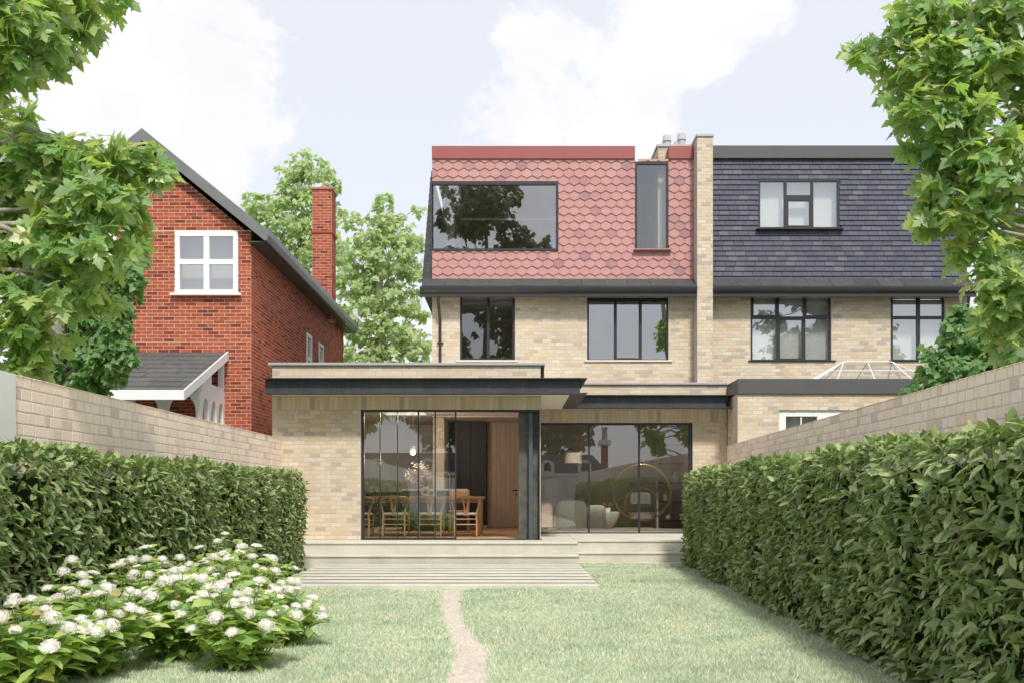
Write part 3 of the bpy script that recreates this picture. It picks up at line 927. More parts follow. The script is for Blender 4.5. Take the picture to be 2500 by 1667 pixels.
# loft side wall, hip slates, eaves
MB().plate(fn_frame((LX0 + .2, 0), R(-90)), -31, -(YM + .222), 5.66, 8.5, [(-23.8, -(YM + .2), zb0, zt1)], 0, .19).build('loft_side_wall', MAT['plaster'], house)
hip = MB().prism([(-2.0, 5.68), (LX0 - .005, 5.68), (LX0 - .005, 8.35), (LX0 - .02, 8.35)], lambda a, b, d: (a, d, b), YM + .05, 31).build('hip_roof', MAT['old_slate'], house)
for k in range(21):
    z0 = 5.70 + k * .125
    f = lambda z: -2.0 + (LX0 - .02 + 2.0) * (z - 5.68) / (8.35 - 5.68)
    if f(z0) > LX0 - .04: break
    x = f(z0 + .01) - .008
    while x < LX0 - .01:
        e = min(x + random.choice((.16, .2)), LX0 - .007)
        if e - x > .02: MB().box(x + .002, e, YM + .030 + random.uniform(0, .006), YM + .049, z0, z0 + .121).build('slate', MAT['old_slate'], hip)
        x = e


def eaves(parent, x0, x1, zt=5.95, pitch=.52):
    sk = MB().prism([(YM + .018, 5.64), (YM + .018, zt - .03), (21.66, 5.69), (21.66, 5.64)], lambda a, b, d: (d, a, b), x0, x1).build('eaves_roof', MAT['old_slate'], parent)
    n = round((x1 - x0) / pitch); p = (x1 - x0) / n
    for i in range(n):
        a, b = x0 + i * p + .003, x0 + (i + 1) * p - .003
        j = random.uniform(0, .006)
        MB().prism([(YM + .012, zt - .012 + j), (21.64, 5.70 + j), (21.64, 5.712 + j), (YM + .012, zt + j)], lambda q, z, d: (d, q, z), a, b).build('slate', MAT['old_slate'], sk)
    prof = [(21.78, 5.63), (21.78, 5.50), (21.70, 5.475), (21.63, 5.475), (21.63, 5.545), (21.60, 5.56), (21.565, 5.60), (21.55, 5.655), (21.55, 5.68), (21.57, 5.68), (21.59, 5.655), (21.64, 5.655)]
    g = MB().prism(prof, lambda a, b, d: (d, a, b), x0 - .03, x1).build('gutter', MAT['gutter'], parent)
    MB().box(x0 + .01, x1 - .005, 21.785, 21.99, 5.60, 5.63).build('eaves_soffit', MAT['dark_metal'], parent)


eaves(house, -1.97, PX0 - .004)
m = MB()
m.tube([(U(1071, 21.8), 21.66, 5.50), (U(1071, 21.8), 21.70, 5.36), (U(1073, 21.9), 21.86, 5.15), (U(1074.5, 21.92), 21.93, 5.0), (U(1074.5, 21.92), 21.93, 3.45)], .032, 10)
dp = m.build('downpipe', MAT['gutter'], house, smooth='auto')
for z in (4.52, 3.72):
    MB().box(U(1074.5, 21.92) - .07, U(1074.5, 21.92) + .07, 21.955, 21.985, z - .015, z + .015).build('bracket', MAT['gutter'], dp)

# rooms behind the glass
pla, pld = MAT['plaster'], MAT['plaster_dark']
MB().box(-4.15, .459, YL + .302, 25.2, .36, .3985).build('room_floor', MAT['oak_floor'], house)
MB().box(.461, 4.3, YR + .14, 25.2, .36, .3985).build('room_floor', MAT['oak_floor'], house)
MB().box(-4.15, .30, 25.0, 25.1, .4, 2.93).build('room_wall', pla, house)
MB().box(.46, 4.3, 25.0, 25.1, .4, 2.93).build('room_wall', pld, house)
MB().box(-4.15, -4.0, YL + .26, 25, .4, 2.92).build('room_wall', pld, house)
MB().box(.30, .46, 17.96, 25, .4, 2.65).build('room_wall', pla, house)
MB().box(.306, .454, 17.96, 25, 2.651, 2.92).build('room_wall', pla, house)
MB().box(4.15, 4.3, YR + .26, 25, .4, 2.92).build('room_wall', pld, house)
MB().box(-1.5, 4.0, YM + .26, 25.1, 2.93, 3.2).build('room_ceiling', pla, house)
MB().box(-4.15, -1.5, YM + .0, 25.1, 2.93, 3.2).build('room_ceiling', pla, house)
MB().box(-1.5, 4.0, 25.4, 25.5, 3.2, 5.6).build('room_wall', pld, house)
MB().box(1.0, 1.1, YM + .26, 25.4, 3.2, 5.6).build('room_wall', pld, house)
MB().box(-1.5, 4.0, YM + .23, 27, 5.63, 5.9).build('room_floor', pld, house)
MB().box(-1.5, 4.0, 26.6, 26.7, 5.9, 8.5).build('room_wall', pla, house)
MB().box(2.2, 2.3, YM + .24, 26.6, 5.9, 8.5).build('room_wall', pla, house)
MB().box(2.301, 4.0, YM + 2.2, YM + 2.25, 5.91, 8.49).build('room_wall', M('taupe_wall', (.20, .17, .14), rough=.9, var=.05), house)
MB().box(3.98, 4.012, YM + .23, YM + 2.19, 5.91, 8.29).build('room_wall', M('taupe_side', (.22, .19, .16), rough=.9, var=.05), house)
wp = MB()
x = U(1188, 24)
wpn = None
wall_w = MB().box(-.60, .298, 24.03, 24.1, .4, 2.93).build('wood_wall', MAT['wood_panel'], house)
n = 8; p = (.298 + .60) / n
for i in range(n):
    MB().bbox(-.60 + i * p + .002, -.60 + (i + 1) * p - .002, 24.005, 24.03, .41, 2.92, .003).build('panel', MAT['wood_panel'], wall_w)
dh = MB(); dh.tube([(.10, 23.985, 1.29), (.0, 23.985, 1.29)], .012, 8); dh.tube([(.10, 24.0, 1.29), (.10, 23.97, 1.29)], .025, 12); dh.tube([(.10, 24.0, 1.19), (.10, 23.985, 1.19)], .025, 12)
dh.build('handle', MAT['black_unit'], wall_w)
MB().box(-.565, -.555, 23.99, 24.003, 1.05, 1.75).build('handle', MAT['brass'], wall_w)

# ------------------------------------------------------------------ the adjoining house with slates
nb = thing('slate_house', (7, 22, 0), 'pale brick house with dark slate hung loft beside the pink tiled one', 'house')
NX0, NX1 = PX1 + .003, U(2362, YM)
A1 = (1832.5, 2029.5, 726, 880); B1 = (2174.5, 2307, 726, 880)
nf = MB().plate(fn_front(YM), NX0, NX1, 2.9, 5.62, [hole(A1, YM), hole(B1, YM)], 0, .25).build('facade_wall', mo, nb)
WHT = (U(1902, YN), U(2100, YN), .3, V(997, YN))
nw = MB().plate(fn_front(YN), 4.362, 10.5, 0, 3.13, [WHT], 0, .25).build('extension_wall', mo, nb)
nr = MB().box(4.363, 4.50, YN + .252, YR - .06, 0, 3.12).build('extension_side', MAT['buff_brick'], nb)
lay(nb, [((0, YM), 0, course_bricks(NX0, NX1, 3.3, 5.60, BC, .195, BG, [hole(A1, YM), hole(B1, YM)]), nf),
         ((0, YN), 0, course_bricks(4.362, 10.5, 1.6, 3.12, BC, .195, BG, [WHT]), nw),
         ((4.363, 0), R(-90), course_bricks(-(YR - .06), -(YN + .01), 1.6, 3.12, BC, .195, BG), nr)], MAT['buff_brick'], visible=lambda x, y, z: z > 2.0)
MB().bbox(4.35, 10.55, YN - .05, YN + .05, 3.132, V(924.5, YN), .005).build('fascia', MAT['grey_fascia'], nb)
MB().bbox(4.365, 4.45, YN + .052, YR + .3, 3.132, V(924.5, YN), .005).build('fascia', MAT['grey_fascia'], nb)
MB().box(4.46, 10.5, YN + .06, YM - .002, 3.132, 3.36).build('flat_roof', MAT['dark_metal'], nb)
# white doors of its extension, mostly hidden by the garden wall
dw = MB().plate(fn_front(YN + .04), WHT[0] + .003, WHT[1] - .003, .3, WHT[3] - .003,
                [(U(1920, YN), U(1997, YN), .5, V(1015, YN)), (U(2025, YN), U(2085, YN), .5, V(1015, YN))], 0, .08).build('door', MAT['white_paint'], nb)
MB().box(U(1920, YN), U(1997, YN), YN + .07, YN + .082, .5, V(1015, YN)).build('pane', MAT['glass'], dw)
MB().box(U(2025, YN), U(2085, YN), YN + .07, YN + .082, .5, V(1015, YN)).build('pane', MAT['glass'], dw)
MB().box(U(1958, YN) - .012, U(1958, YN) + .012, YN + .055, YN + .069, .5, V(1015, YN)).build('glazing_bar', MAT['white_paint'], dw)
MB().box(WHT[0], WHT[0] + 1.0, YN + .35, YN + .37, .3, 2.8).build('blind', MAT['blind'], nb)
# roof lantern
ln = thing('roof_lantern', (7.2, 20.4, 3.36), 'white glazed roof lantern on the flat roof of the slate house', 'roof lantern')
b = [(6.07, 19.9), (8.40, 19.9), (8.40, 21.3), (6.07, 21.3)]; zb_, zr = 3.48, 3.93
ra, rb = (6.86, 20.6), (7.86, 20.6)
MB().plate(lambda u, v, d: (u, v, 3.362 + d), b[0][0] - .04, b[1][0] + .04, b[0][1] - .04, b[2][1] + .04, [(b[0][0] + .03, b[1][0] - .03, b[0][1] + .03, b[2][1] - .03)], 0, .12).build('kerb', MAT['white_paint'], ln)
P3 = lambda p, z: (p[0], p[1], z)
lerp = lambda a, c, t: tuple(a[i] + (c[i] - a[i]) * t for i in range(3))
bars = [(P3(b[0], zb_), P3(ra, zr)), (P3(b[3], zb_), P3(ra, zr)), (P3(b[1], zb_), P3(rb, zr)), (P3(b[2], zb_), P3(rb, zr)), (P3(ra, zr), P3(rb, zr))]
for s, yy in ((0, 19.9), (1, 21.3)):
    for t in (.0, .5, 1.0):
        bars.append(((6.5 + 1.5 * t, yy, zb_), lerp(P3(ra, zr), P3(rb, zr), t)))
bars += [((6.07, 20.6, zb_), P3(ra, zr)), ((8.40, 20.6, zb_), P3(rb, zr))]
bars += [((6.47, 20.25, 3.70), (8.13, 20.25, 3.70)), ((6.47, 20.95, 3.70), (8.13, 20.95, 3.70))]
for a_, c_ in bars:
    MB().tube([a_, c_], .010, 6).build('glazing_bar', MAT['white_paint'], ln)
for q in ([P3(b[0], zb_), P3(b[1], zb_), P3(rb, zr), P3(ra, zr)], [P3(b[2], zb_), P3(b[3], zb_), P3(ra, zr), P3(rb, zr)], [P3(b[1], zb_), P3(b[2], zb_), P3(rb, zr)], [P3(b[3], zb_), P3(b[0], zb_), P3(ra, zr)]):
    MB().add(q, [tuple(range(len(q)))]).build('pane', MAT['glass_light'], ln)
# slate hanging
C1 = (1851.5, 2050, 437.5, 560); C2 = (2232.5, 2330, 437.5, 560)
sholes = [hole(C1, YM), hole(C2, YM)]
sw = MB().plate(fn_front(YM + .02), NX0, NX1, 5.66, ZTOP, sholes, 0, .2).build('loft_wall', MAT['dark_metal'], nb)
SW_, SR = .2195, .1123
cs = []
for r in range(25):
    z = ZTB - .02 + r * SR
    off = random.uniform(0, SW_)
    for c in range(-1, 28):
        cs.append((NX0 + off + c * SW_, z))
slp = [(-SW_ / 2 + .003, 0), (SW_ / 2 - .003, 0), (SW_ / 2 - .003, .135), (-SW_ / 2 + .003, .135)]
cs.sort(key=lambda c: c[0] > 8.4)
tile_field(sw, 'slate', 'slates', slp, cs, YM + .012, [(-1, 0, -NX0), (1, .12, NX1 + .12 * 5.9), (0, 1, ZF + .003)], sholes, MAT['slate_tile'], .028, .012)
MB().bbox(NX0, U(2300, YM), YM - .075, YM + .018, ZF, ZTOP, .005).build('fascia', MAT['grey_fascia'], nb)
MB().box(NX0, NX1 - .5, YM + .222, 27, 8.6, ZTOP - .01).build('loft_roof', MAT['dark_metal'], nb)
eaves(nb, NX0 + .03, NX1 + .03)
gl = MAT['glass_sky']
window(nb, 'window', YM - .012, C1, [(1856, 1914.5, 444, 555), (1921, 1980, 444, 477), (1925, 1976.5, 491, 551), (1986, 2044.5, 444, 555)], fb, gl, sill=(1845, 2057, 560, 563), sill_mat=fb, back=(MAT['blind'], .25))
window(nb, 'window', YM - .012, C2, [(2238, 2278, 444, 555), (2284, 2325, 444, 555)], fb, gl, sill=(2226, 2336, 560, 563), sill_mat=fb, back=(MAT['blind'], .25))
window(nb, 'window', YM + .06, A1, [(1840, 1893.5, 727, 770), (1902, 1961.5, 727, 773), (1969, 2023, 727, 770), (1837, 1895.5, 778.5, 877), (1904.5, 1958.5, 781, 874.5), (1966.5, 2025, 778.5, 877)], fb, gl,
       sill=(1825, 2038, 880, 883), sill_mat=fb, back=(MAT['blind'], .16))
window(nb, 'window', YM + .06, B1, [(2180, 2238.5, 727, 772), (2246.5, 2302, 727, 772), (2180, 2238.5, 779, 877), (2246.5, 2302, 779, 877)], fb, gl, sill=(2168, 2314, 880, 883), sill_mat=fb, back=(MAT['blind'], .20))
MB().tube([(NX1 - .12, 21.66, 5.5), (NX1 - .12, 21.70, 5.35), (NX1 - .05, 21.9, 5.1), (NX1 - .05, 21.93, 3.3)], .032, 10).build('downpipe', MAT['gutter'], nb, smooth='auto')
MB().box(NX0, NX1, 26.0, 26.1, 0, 8.5).build('rear_wall', pld, nb)
MB().box(4.385, 4.42, YN + .1, YN + .135, 1.6, 3.1).build('drain', MAT['gutter'], nb)
MB().box(NX1 - .25, NX1 - .002, YM + .252, 26, 0, 5.6).build('side_wall', MAT['buff_brick'], nb)

# ------------------------------------------------------------------ red brick house
rh = thing('red_house', (-7.8, 27, 0), 'red brick gabled house with white four pane windows and tall side chimney', 'house')
rm = MAT['red_mortar']
RX0, RX1, RY0, RY1, RAX, RAZ, RSL = -10.03, -5.555, 21.2, 32.8, -7.79, 8.55, .81
RWN = (428, 582, 564, 718)
hw = hole(RWN, RY0)
hw2 = (2 * RAX - hw[1], 2 * RAX - hw[0], hw[2], hw[3])
rf = MB().plate(fn_front(RY0), RX0, RX1, 0, 6.80, [hw, hw2], 0, .3).build('front_wall', rm, rh)
rg = MB().prism([(RX0 + .14, 6.802), (RX1 - .14, 6.802), (RAX, RAZ)], lambda a, b_, d: (a, d, b_), RY0, RY0 + .3).build('gable_wall', rm, rh)
SWN = [(26.85, 27.55, 4.4, 5.55), (28.55, 29.25, 4.4, 5.55)]
rs = MB().plate(fn_frame((RX1, 0), R(90)), RY0 + .302, RY1, 0, 6.72, SWN, 0, .3).build('side_wall', rm, rh)
fb_ = course_bricks(RX0, RX1, 1.4, 6.78, .0753, .237, .0105, [hw, hw2])
gb = []
z, r = 6.80, 0
while z + .075 < RAZ - .1:
    hwid = (RAZ - z - .0753) / RSL
    gb += course_bricks(RAX - hwid, RAX + hwid, z, z + .0753, .0753, .237, .0105, offset=(RX0 - RAX + hwid + (.1185 if r % 2 else 0)) % .237)
    z += .0753; r += 1
side_b = course_bricks(RY0, RY1, 1.4, 6.70, .0753, .237, .0105, SWN)
side_b = [q for q in side_b]
# chimney on the side wall
CHX = (-5.98, -5.40, 29.8, 30.52)
rc = MB().box(CHX[0], CHX[1], CHX[2], CHX[3], 6.42, 10.28).build('chimney', rm, rh)
chb = course_bricks(CHX[0], CHX[1], 6.4, 10.27, .083, .237, .011)
chs = course_bricks(CHX[2], CHX[3], 6.4, 10.27, .083, .237, .011)
lay(rh, [((0, RY0), 0, fb_, rf), ((0, RY0), 0, gb, rg), ((RX1, 0), R(90), side_b, rs), ((0, CHX[2]), 0, chb, rc), ((CHX[1], 0), R(90), chs, rc)], MAT['red_brick'],
    proud=.003, visible=lambda x, y, z: z > 2.7 and y < 22 and x > -8.4)
MB().bbox(CHX[0] - .035, CHX[1] + .035, CHX[2] - .035, CHX[3] + .035, 8.98, 9.05, .012).build('band', MAT['red_brick'], rc)
MB().bbox(CHX[0] - .04, CHX[1] + .04, CHX[2] - .04, CHX[3] + .04, 10.281, 10.36, .015).build('cap', MAT['terracotta_cap'], rc)
MB().lathe([(.17, 0), (.16, .06), (.12, .12), (.11, .125)], ((CHX[0] + CHX[1]) / 2, (CHX[2] + CHX[3]) / 2, 10.36), 16).build('cap', MAT['terracotta_cap'], rc)
wpt = MAT['white_paint']


def white_window(parent, Y, x0, x1, z0, z1, fn, hid):
    w = MB().plate(fn, x0, x1, z0, z1, [(x0 + .10, (x0 + x1) / 2 - .06, z0 + .08, (z0 + z1) / 2 - .05), ((x0 + x1) / 2 + .06, x1 - .10, z0 + .08, (z0 + z1) / 2 - .05),
                                      (x0 + .10, (x0 + x1) / 2 - .06, (z0 + z1) / 2 + .06, z1 - .12), ((x0 + x1) / 2 + .06, x1 - .10, (z0 + z1) / 2 + .06, z1 - .12)], -.035, .06).build('window', wpt, parent)
    for (a, b_) in ((x0 + .095, (x0 + x1) / 2 - .055), ((x0 + x1) / 2 + .055, x1 - .095)):
        for (c, d) in ((z0 + .075, (z0 + z1) / 2 - .045), ((z0 + z1) / 2 + .055, z1 - .115)):
            q = [fn(a, c, .0), fn(b_, c, .0), fn(b_, d, .012), fn(a, d, .0)]
            mm = MB(); mm.box(min(p[0] for p in q), max(p[0] for p in q), min(p[1] for p in q), max(p[1] for p in q) + .010, c, d); mm.build('pane', MAT['glass_sky'], w)
    return w


for h in (hw, hw2):
    w = white_window(rh, RY0, h[0] + .003, h[1] - .003, h[2] + .003, h[3] - .003, fn_front(RY0), None)
    MB().bbox(h[0] - .08, h[1] + .08, RY0 - .12, RY0 - .037, h[2] - .05, h[2] + .0, .006).build('sill', wpt, w)
    MB().box(h[0], h[1], RY0 + .33, RY0 + .35, h[2], h[3]).build('blind', pld, w)
for (a, b_, c, d) in SWN:
    f = fn_frame((RX1, 0), R(90))
    zm = (c + d) / 2 - .1
    w = MB().plate(f, a + .003, b_ - .003, c, d - .003, [(a + .09, b_ - .09, c + .08, zm - .04), (a + .09, b_ - .09, zm + .04, d - .09)], -.03, .06).build('window', wpt, rh)
    MB().box(RX1 - .02, RX1 - .01, a + .085, b_ - .085, c + .07, d - .085).build('pane', MAT['glass_sky'], w)
    MB().box(RX1 - .4, RX1 - .38, a, b_, c, d).build('blind', pld, w)
# roof
ov = .335
EX, EZ, AZ2 = -5.22, 6.80, 8.88
rp = [(EX, EZ - .03), (RAX, AZ2 - .03), (2 * RAX - EX, EZ - .03), (2 * RAX - EX, EZ - .20), (RAX, AZ2 - .20), (EX, EZ - .20)]
roof = MB().prism(rp, lambda a, b_, d: (a, d, b_), 21.03, 33.1).build('roof', MAT['old_slate'], rh)
gg = MAT['grey_gutter']
for s in (1, -1):
    q = [(RAX + s * (EX - RAX + .02), EZ - .02), (RAX, AZ2 + .005), (RAX, AZ2 - .26), (RAX + s * (EX - RAX + .02), EZ - .285)]
    MB().prism(q, lambda a, b_, d: (a, d, b_), 20.95, 21.025).build('barge_board', gg, rh)
    q = [(RAX + s * (EX - RAX + .02), EZ - .03), (RAX + s * (EX - RAX + .10), EZ - .03), (RAX + s * (EX - RAX + .10), EZ - .16), (RAX + s * (EX - RAX + .06), EZ - .27), (RAX + s * (EX - RAX + .02), EZ - .28)]
    MB().prism(q, lambda a, b_, d: (a, d, b_), 20.95, 33.1).build('gutter', gg, rh)
MB().box(RX1 + .002, EX + .0, 21.03, 33.0, 6.50, 6.53).build('soffit', MAT['dark_metal'], rh)
MB().box(RX0, RX1, 32.5, 32.8, 0, 6.7).build('rear_wall', MAT['red_brick'], rh)
MB().box(RX0, RX0 + .3, RY0 + .31, 32.45, 0, 6.7).build('side_wall', MAT['red_brick'], rh)

# white arched porch
PXR, PYF = -6.12, 19.5
pch = thing('porch', (-8, 20.3, 0), 'white arched porch with grey slate lean-to roof against the red brick house', 'porch')


def arch_panel(mb, fn, u0, u1, v0, v1, arches, d0, d1, n=14):
    xs = [u0]
    for (a0, a1, sp, cr) in arches:
        for (s, e) in ((xs[-1], a0),):
            q = [(s, v0), (e, v0), (e, v1), (s, v1)]
            mb.prism(q, fn, d0, d1)
        c, hwid = (a0 + a1) / 2, (a1 - a0) / 2
        cur = [(c - hwid * math.cos(math.pi * k / n), sp + (cr - sp) * math.sin(math.pi * k / n)) for k in range(n + 1)]
        for k in range(n):
            q = [cur[k], cur[k + 1], (cur[k + 1][0], v1), (cur[k][0], v1)]
            p = [fn(*t, d0) for t in q] + [fn(*t, d1) for t in q]
            mb.add(p, [(0, 1, 2, 3), (7, 6, 5, 4), (1, 0, 4, 5), (3, 2, 6, 7)])
        xs.append(a1)
    mb.prism([(xs[-1], v0), (u1, v0), (u1, v1), (xs[-1], v1)], fn, d0, d1)
    return mb


pf = arch_panel(MB(), fn_front(PYF), -9.9, PXR, 0, 3.2, [(-9.75, -8.75, 2.75, 3.15), (-8.6, -7.7, 2.75, 3.15), (U(316, PYF), U(386.5, PYF), 2.80, 3.16), (U(408, PYF), U(478, PYF), 2.80, 3.16)], 0, .12)
pf.build('front_screen', wpt, pch)
ps = arch_panel(MB(), fn_frame((PXR, 0), R(90)), PYF + .122, 21.19, 0, 3.34, [(19.70, 20.12, 2.72, 3.11), (20.26, 20.64, 2.72, 3.11), (20.76, 21.12, 2.72, 3.11)], 0, .11)
ps.build('side_screen', wpt, pch)
FY, BY, FZ, BZ = 18.35, 21.19, 3.10, 4.22
sl = (BZ - FZ) / (BY - FY)
f = lambda y: FZ + sl * (y - FY)
# gable infill with a triangular light
sidef = fn_frame((PXR, 0), R(90))
q1 = [(PYF, 3.20), (PYF + .12, 3.345), (21.19, 3.345), (21.19, 3.50), (20.35, 3.50), (20.35, f(20.35) - .12), (PYF, f(PYF) - .12)]
MB().prism([(PYF + .002, 3.21), (PYF + .121, 3.342), (20.30, 3.342), (20.30, f(20.30) - .13), (PYF + .002, f(PYF) - .13)], sidef, .002, .108).build('gable_infill', wpt, pch)
m = MB()
m.prism([(20.302, 3.342), (21.188, 3.342), (21.188, 3.43), (20.302, 3.43)], sidef, .002, .108)
m.prism([(21.09, 3.432), (21.188, 3.432), (21.188, f(21.19) - .13), (21.09, f(21.09) - .13)], sidef, .002, .108)
m.prism([(20.302, f(20.3) - .23), (21.088, f(21.09) - .23), (21.088, f(21.09) - .13), (20.302, f(20.3) - .13)], sidef, .002, .108)
m.build('triangular_frame', wpt, pch)
prf = MB().prism([(FY, FZ - .02), (BY, BZ - .02), (BY, BZ - .10), (FY, FZ - .10)], lambda a, b_, d: (d, a, b_), -10.2, -6.06).build('lean_to_roof', MAT['porch_slate'], pch)
rows = 9
for r_ in range(rows):
    ya, yb_ = FY + (BY - FY) * r_ / rows, FY + (BY - FY) * (r_ + 1) / rows
    x = -10.2 - random.uniform(0, .5)
    while x < -6.06:
        e = x + .62
        a, b_ = max(x, -10.2) + .004, min(e, -6.06) - .004
        if b_ - a > .05 and b_ > -9.4:
            j = random.uniform(0, .006)
            MB().prism([(ya - .012, f(ya) + .004 + j), (yb_ + .03, f(yb_ + .03) - .017 + j), (yb_ + .03, f(yb_ + .03) - .02), (ya - .012, f(ya) - .018)], lambda p, z, d: (d, p, z), a, b_).build('slate', MAT['porch_slate'], prf)
        x = e
MB().bbox(-10.2, -6.03, FY - .05, FY - .014, FZ - .17, FZ + .012, .004).build('fascia', wpt, pch)
MB().prism([(FY - .013, FZ - .17), (FY - .013, FZ + .012), (BY, BZ + .012), (BY, BZ - .17)], lambda a, b_, d: (d, a, b_), -6.058, -6.03).build('rake_board', wpt, pch)
MB().prism([(FY, FZ - .16), (PYF - .002, f(PYF) - .16), (PYF - .002, f(PYF) - .13), (FY, FZ - .13)], lambda a, b_, d: (d, a, b_), -10.2, -6.06).build('soffit', wpt, pch)

# ------------------------------------------------------------------ garden walls
WTOP = 2.17
lw = thing('garden_wall', (-4.1, 12, 0), 'pale brick garden wall behind the hydrangeas, running to the red house side', 'wall')
lwb = MB().box(-4.26, -4.045, 8.09, 17.39, 0, WTOP - .005).build('wall_core', MAT['wall_mortar'], lw)
MB().box(-4.28, -4.03, -27, 8.088, 0, WTOP + .004).build('rendered_panel', MAT['render_white'], lw)
lens = [.10, .14, .17, .17, .21, .21, .22]
rw = thing('garden_wall', (4.2, 12, 0), 'pale brick garden wall in front of the slate house, above the tall dense hedge', 'wall')
fr_ = fn_frame(RW_O, RW_TH)
rwb = MB().prism([(0.25, 0), (48, 0), (48, WTOP - .005), (.25, WTOP - .005)], fr_, .0004, .215).build('wall_core', MAT['wall_mortar'], rw)


def wall_bricks(u0, u1):
    return course_bricks(u0, u1, WTOP - .098 * 9, WTOP, .098, .2, .013, lens=lens)


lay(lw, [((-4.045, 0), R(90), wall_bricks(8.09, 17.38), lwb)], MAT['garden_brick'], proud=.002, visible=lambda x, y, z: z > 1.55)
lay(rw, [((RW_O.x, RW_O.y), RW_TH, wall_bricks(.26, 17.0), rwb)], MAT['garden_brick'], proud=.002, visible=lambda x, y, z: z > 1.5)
# header course on the top of both walls
for par, fn, a, b_ in ((lw, fn_frame((-4.045, 0), R(90)), 8.09, 17.38), (rw, fr_, .26, 17.0)):
    m = MB(); x = a
    while x < b_:
        e = min(x + .11, b_); m.prism([(x + .004, WTOP - .004), (e - .004, WTOP - .004), (e - .004, WTOP + .004), (x + .004, WTOP + .004)], fn, -.006, .21); x = e
    m.build('coping_course', MAT['garden_brick'], par, kind='stuff')
bw = thing('garden_wall', (0, -27, 0), 'plain garden wall closing the far end behind the lawn, seen in the window glass', 'wall')
MB().box(-4.3, 4.2, -27.3, -27.02, 0, WTOP).build('rendered_panel', MAT['render_white'], bw)

# ------------------------------------------------------------------ leaf templates
def leaf_simple(w=.36, fold=.10, curl=.10, point=1.0):
    ys = [0, .22, .5, .78, 1.0]
    ws = [.0, .75, 1.0, .68, 0.0]
    V_, F_ = [], []
    mid = []
    for y in ys:
        mid.append(len(V_)); V_.append((0, y, -curl * y * y))
    Lt, Rt = [], []
    for y, q in zip(ys[1:-1], ws[1:-1]):
        Lt.append(len(V_)); V_.append((-w / 2 * q, y, fold * q - curl * y * y))
        Rt.append(len(V_)); V_.append((w / 2 * q, y, fold * q - curl * y * y))
    F_ += [(mid[0], Rt[0], mid[1]), (mid[0], mid[1], Lt[0])]
    for i in range(2):
        F_ += [(mid[i + 1], Rt[i], Rt[i + 1]), (mid[i + 1], Rt[i + 1], mid[i + 2]), (mid[i + 1], Lt[i + 1], Lt[i]), (mid[i + 1], mid[i + 2], Lt[i + 1])]
    F_ += [(mid[3], Rt[2], mid[4]), (mid[3], mid[4], Lt[2])]
    return np.array(V_, float), np.array(F_)


def leaf_plane(fold=.16, curl=.22, teeth=True):
    half = [(.05, -.08), (.16, -.17), (.44, -.20), (.36, -.06), (.21, .05), (.36, .08), (.50, .12), (.74, .36), (.54, .36), (.46, .44), (.22, .38), (.25, .52), (.37, .64), (.22, .68), (.15, .84), (0, 1.05)]
    if not teeth: half = [(.10, -.12), (.42, -.12), (.34, .06), (.66, .32), (.34, .48), (.30, .62), (0, 1.02)]
    c = (0, .22)
    pts = [(0, -.02)] + half + [(-x, y) for x, y in half[-2::-1]]
    z = lambda x, y: fold * abs(x) - curl * (max(y, 0) ** 2) * .8 - .22 * x * x
    V_ = [(c[0], c[1], z(*c))] + [(x, y, z(x, y)) for x, y in pts]
    n = len(pts)
    F_ = [(0, 1 + i, 1 + (i + 1) % n) for i in range(n)]
    return np.array(V_, float), np.array(F_)


def rand_unit(n):
    v = RNG.normal(size=(n, 3))
    return v / np.linalg.norm(v, axis=1, keepdims=True)


def in_frame(P, m=40):
    y = np.maximum(P[:, 1], .05)
    px = CX + P[:, 0] / y * FPX; py = HZ - (P[:, 2] - CAMZ) / y * FPX
    return (P[:, 1] > .5) & (px > -m) & (px < 2500 + m) & (py > -m) & (py < 1667 + m)


def leaves(owner, templates, pos, rot, scl, mat, n_obj=300, part='leaf', stuff='foliage', face=None):
    """largest in view as leaf objects, the others as one stuff part"""
    ro = np.array(ORG[owner])
    score = np.where(in_frame(pos), scl ** 2 / np.maximum((pos ** 2).sum(1), 1), -1)
    if face is not None: score = np.where(face, score, score * .01)
    order = np.argsort(-score)
    pick = order[:n_obj]; pick = pick[score[pick] > 0]
    mask = np.ones(len(pos), bool); mask[pick] = False
    shared = [np_mesh(part, T, F, mat, True) for T, F in templates]
    for i in pick:
        o = bpy.data.objects.new(part, shared[i % len(shared)])
        COL.objects.link(o)
        o.parent = owner
        mtx = Matrix(rot[i].tolist()).to_4x4()
        s = float(scl[i])
        o.matrix_local = Matrix.Translation(Vector(pos[i]) - Vector(ro)) @ mtx @ Matrix.Diagonal((s, s, s, 1))
    Vs, Fs, base = [], [], 0
    idx = np.nonzero(mask)[0]
    for k, (T, F) in enumerate(templates):
        ii = idx[idx % len(templates) == k]
        if not len(ii): continue
        X, FF = np_copies(T, F, pos[ii], rot[ii], scl[ii])
        Vs.append(X); Fs.append(FF + base); base += len(X)
    if Vs:
        o = link_obj(stuff, np_mesh(stuff, np.concatenate(Vs) - ro, np.concatenate(Fs), mat, True), owner)
        o['kind'] = 'stuff'


# ------------------------------------------------------------------ hedges
LAUREL = [leaf_simple(.44, .05, .16), leaf_simple(.48, .04, .26), leaf_simple(.40, .09, .08)]


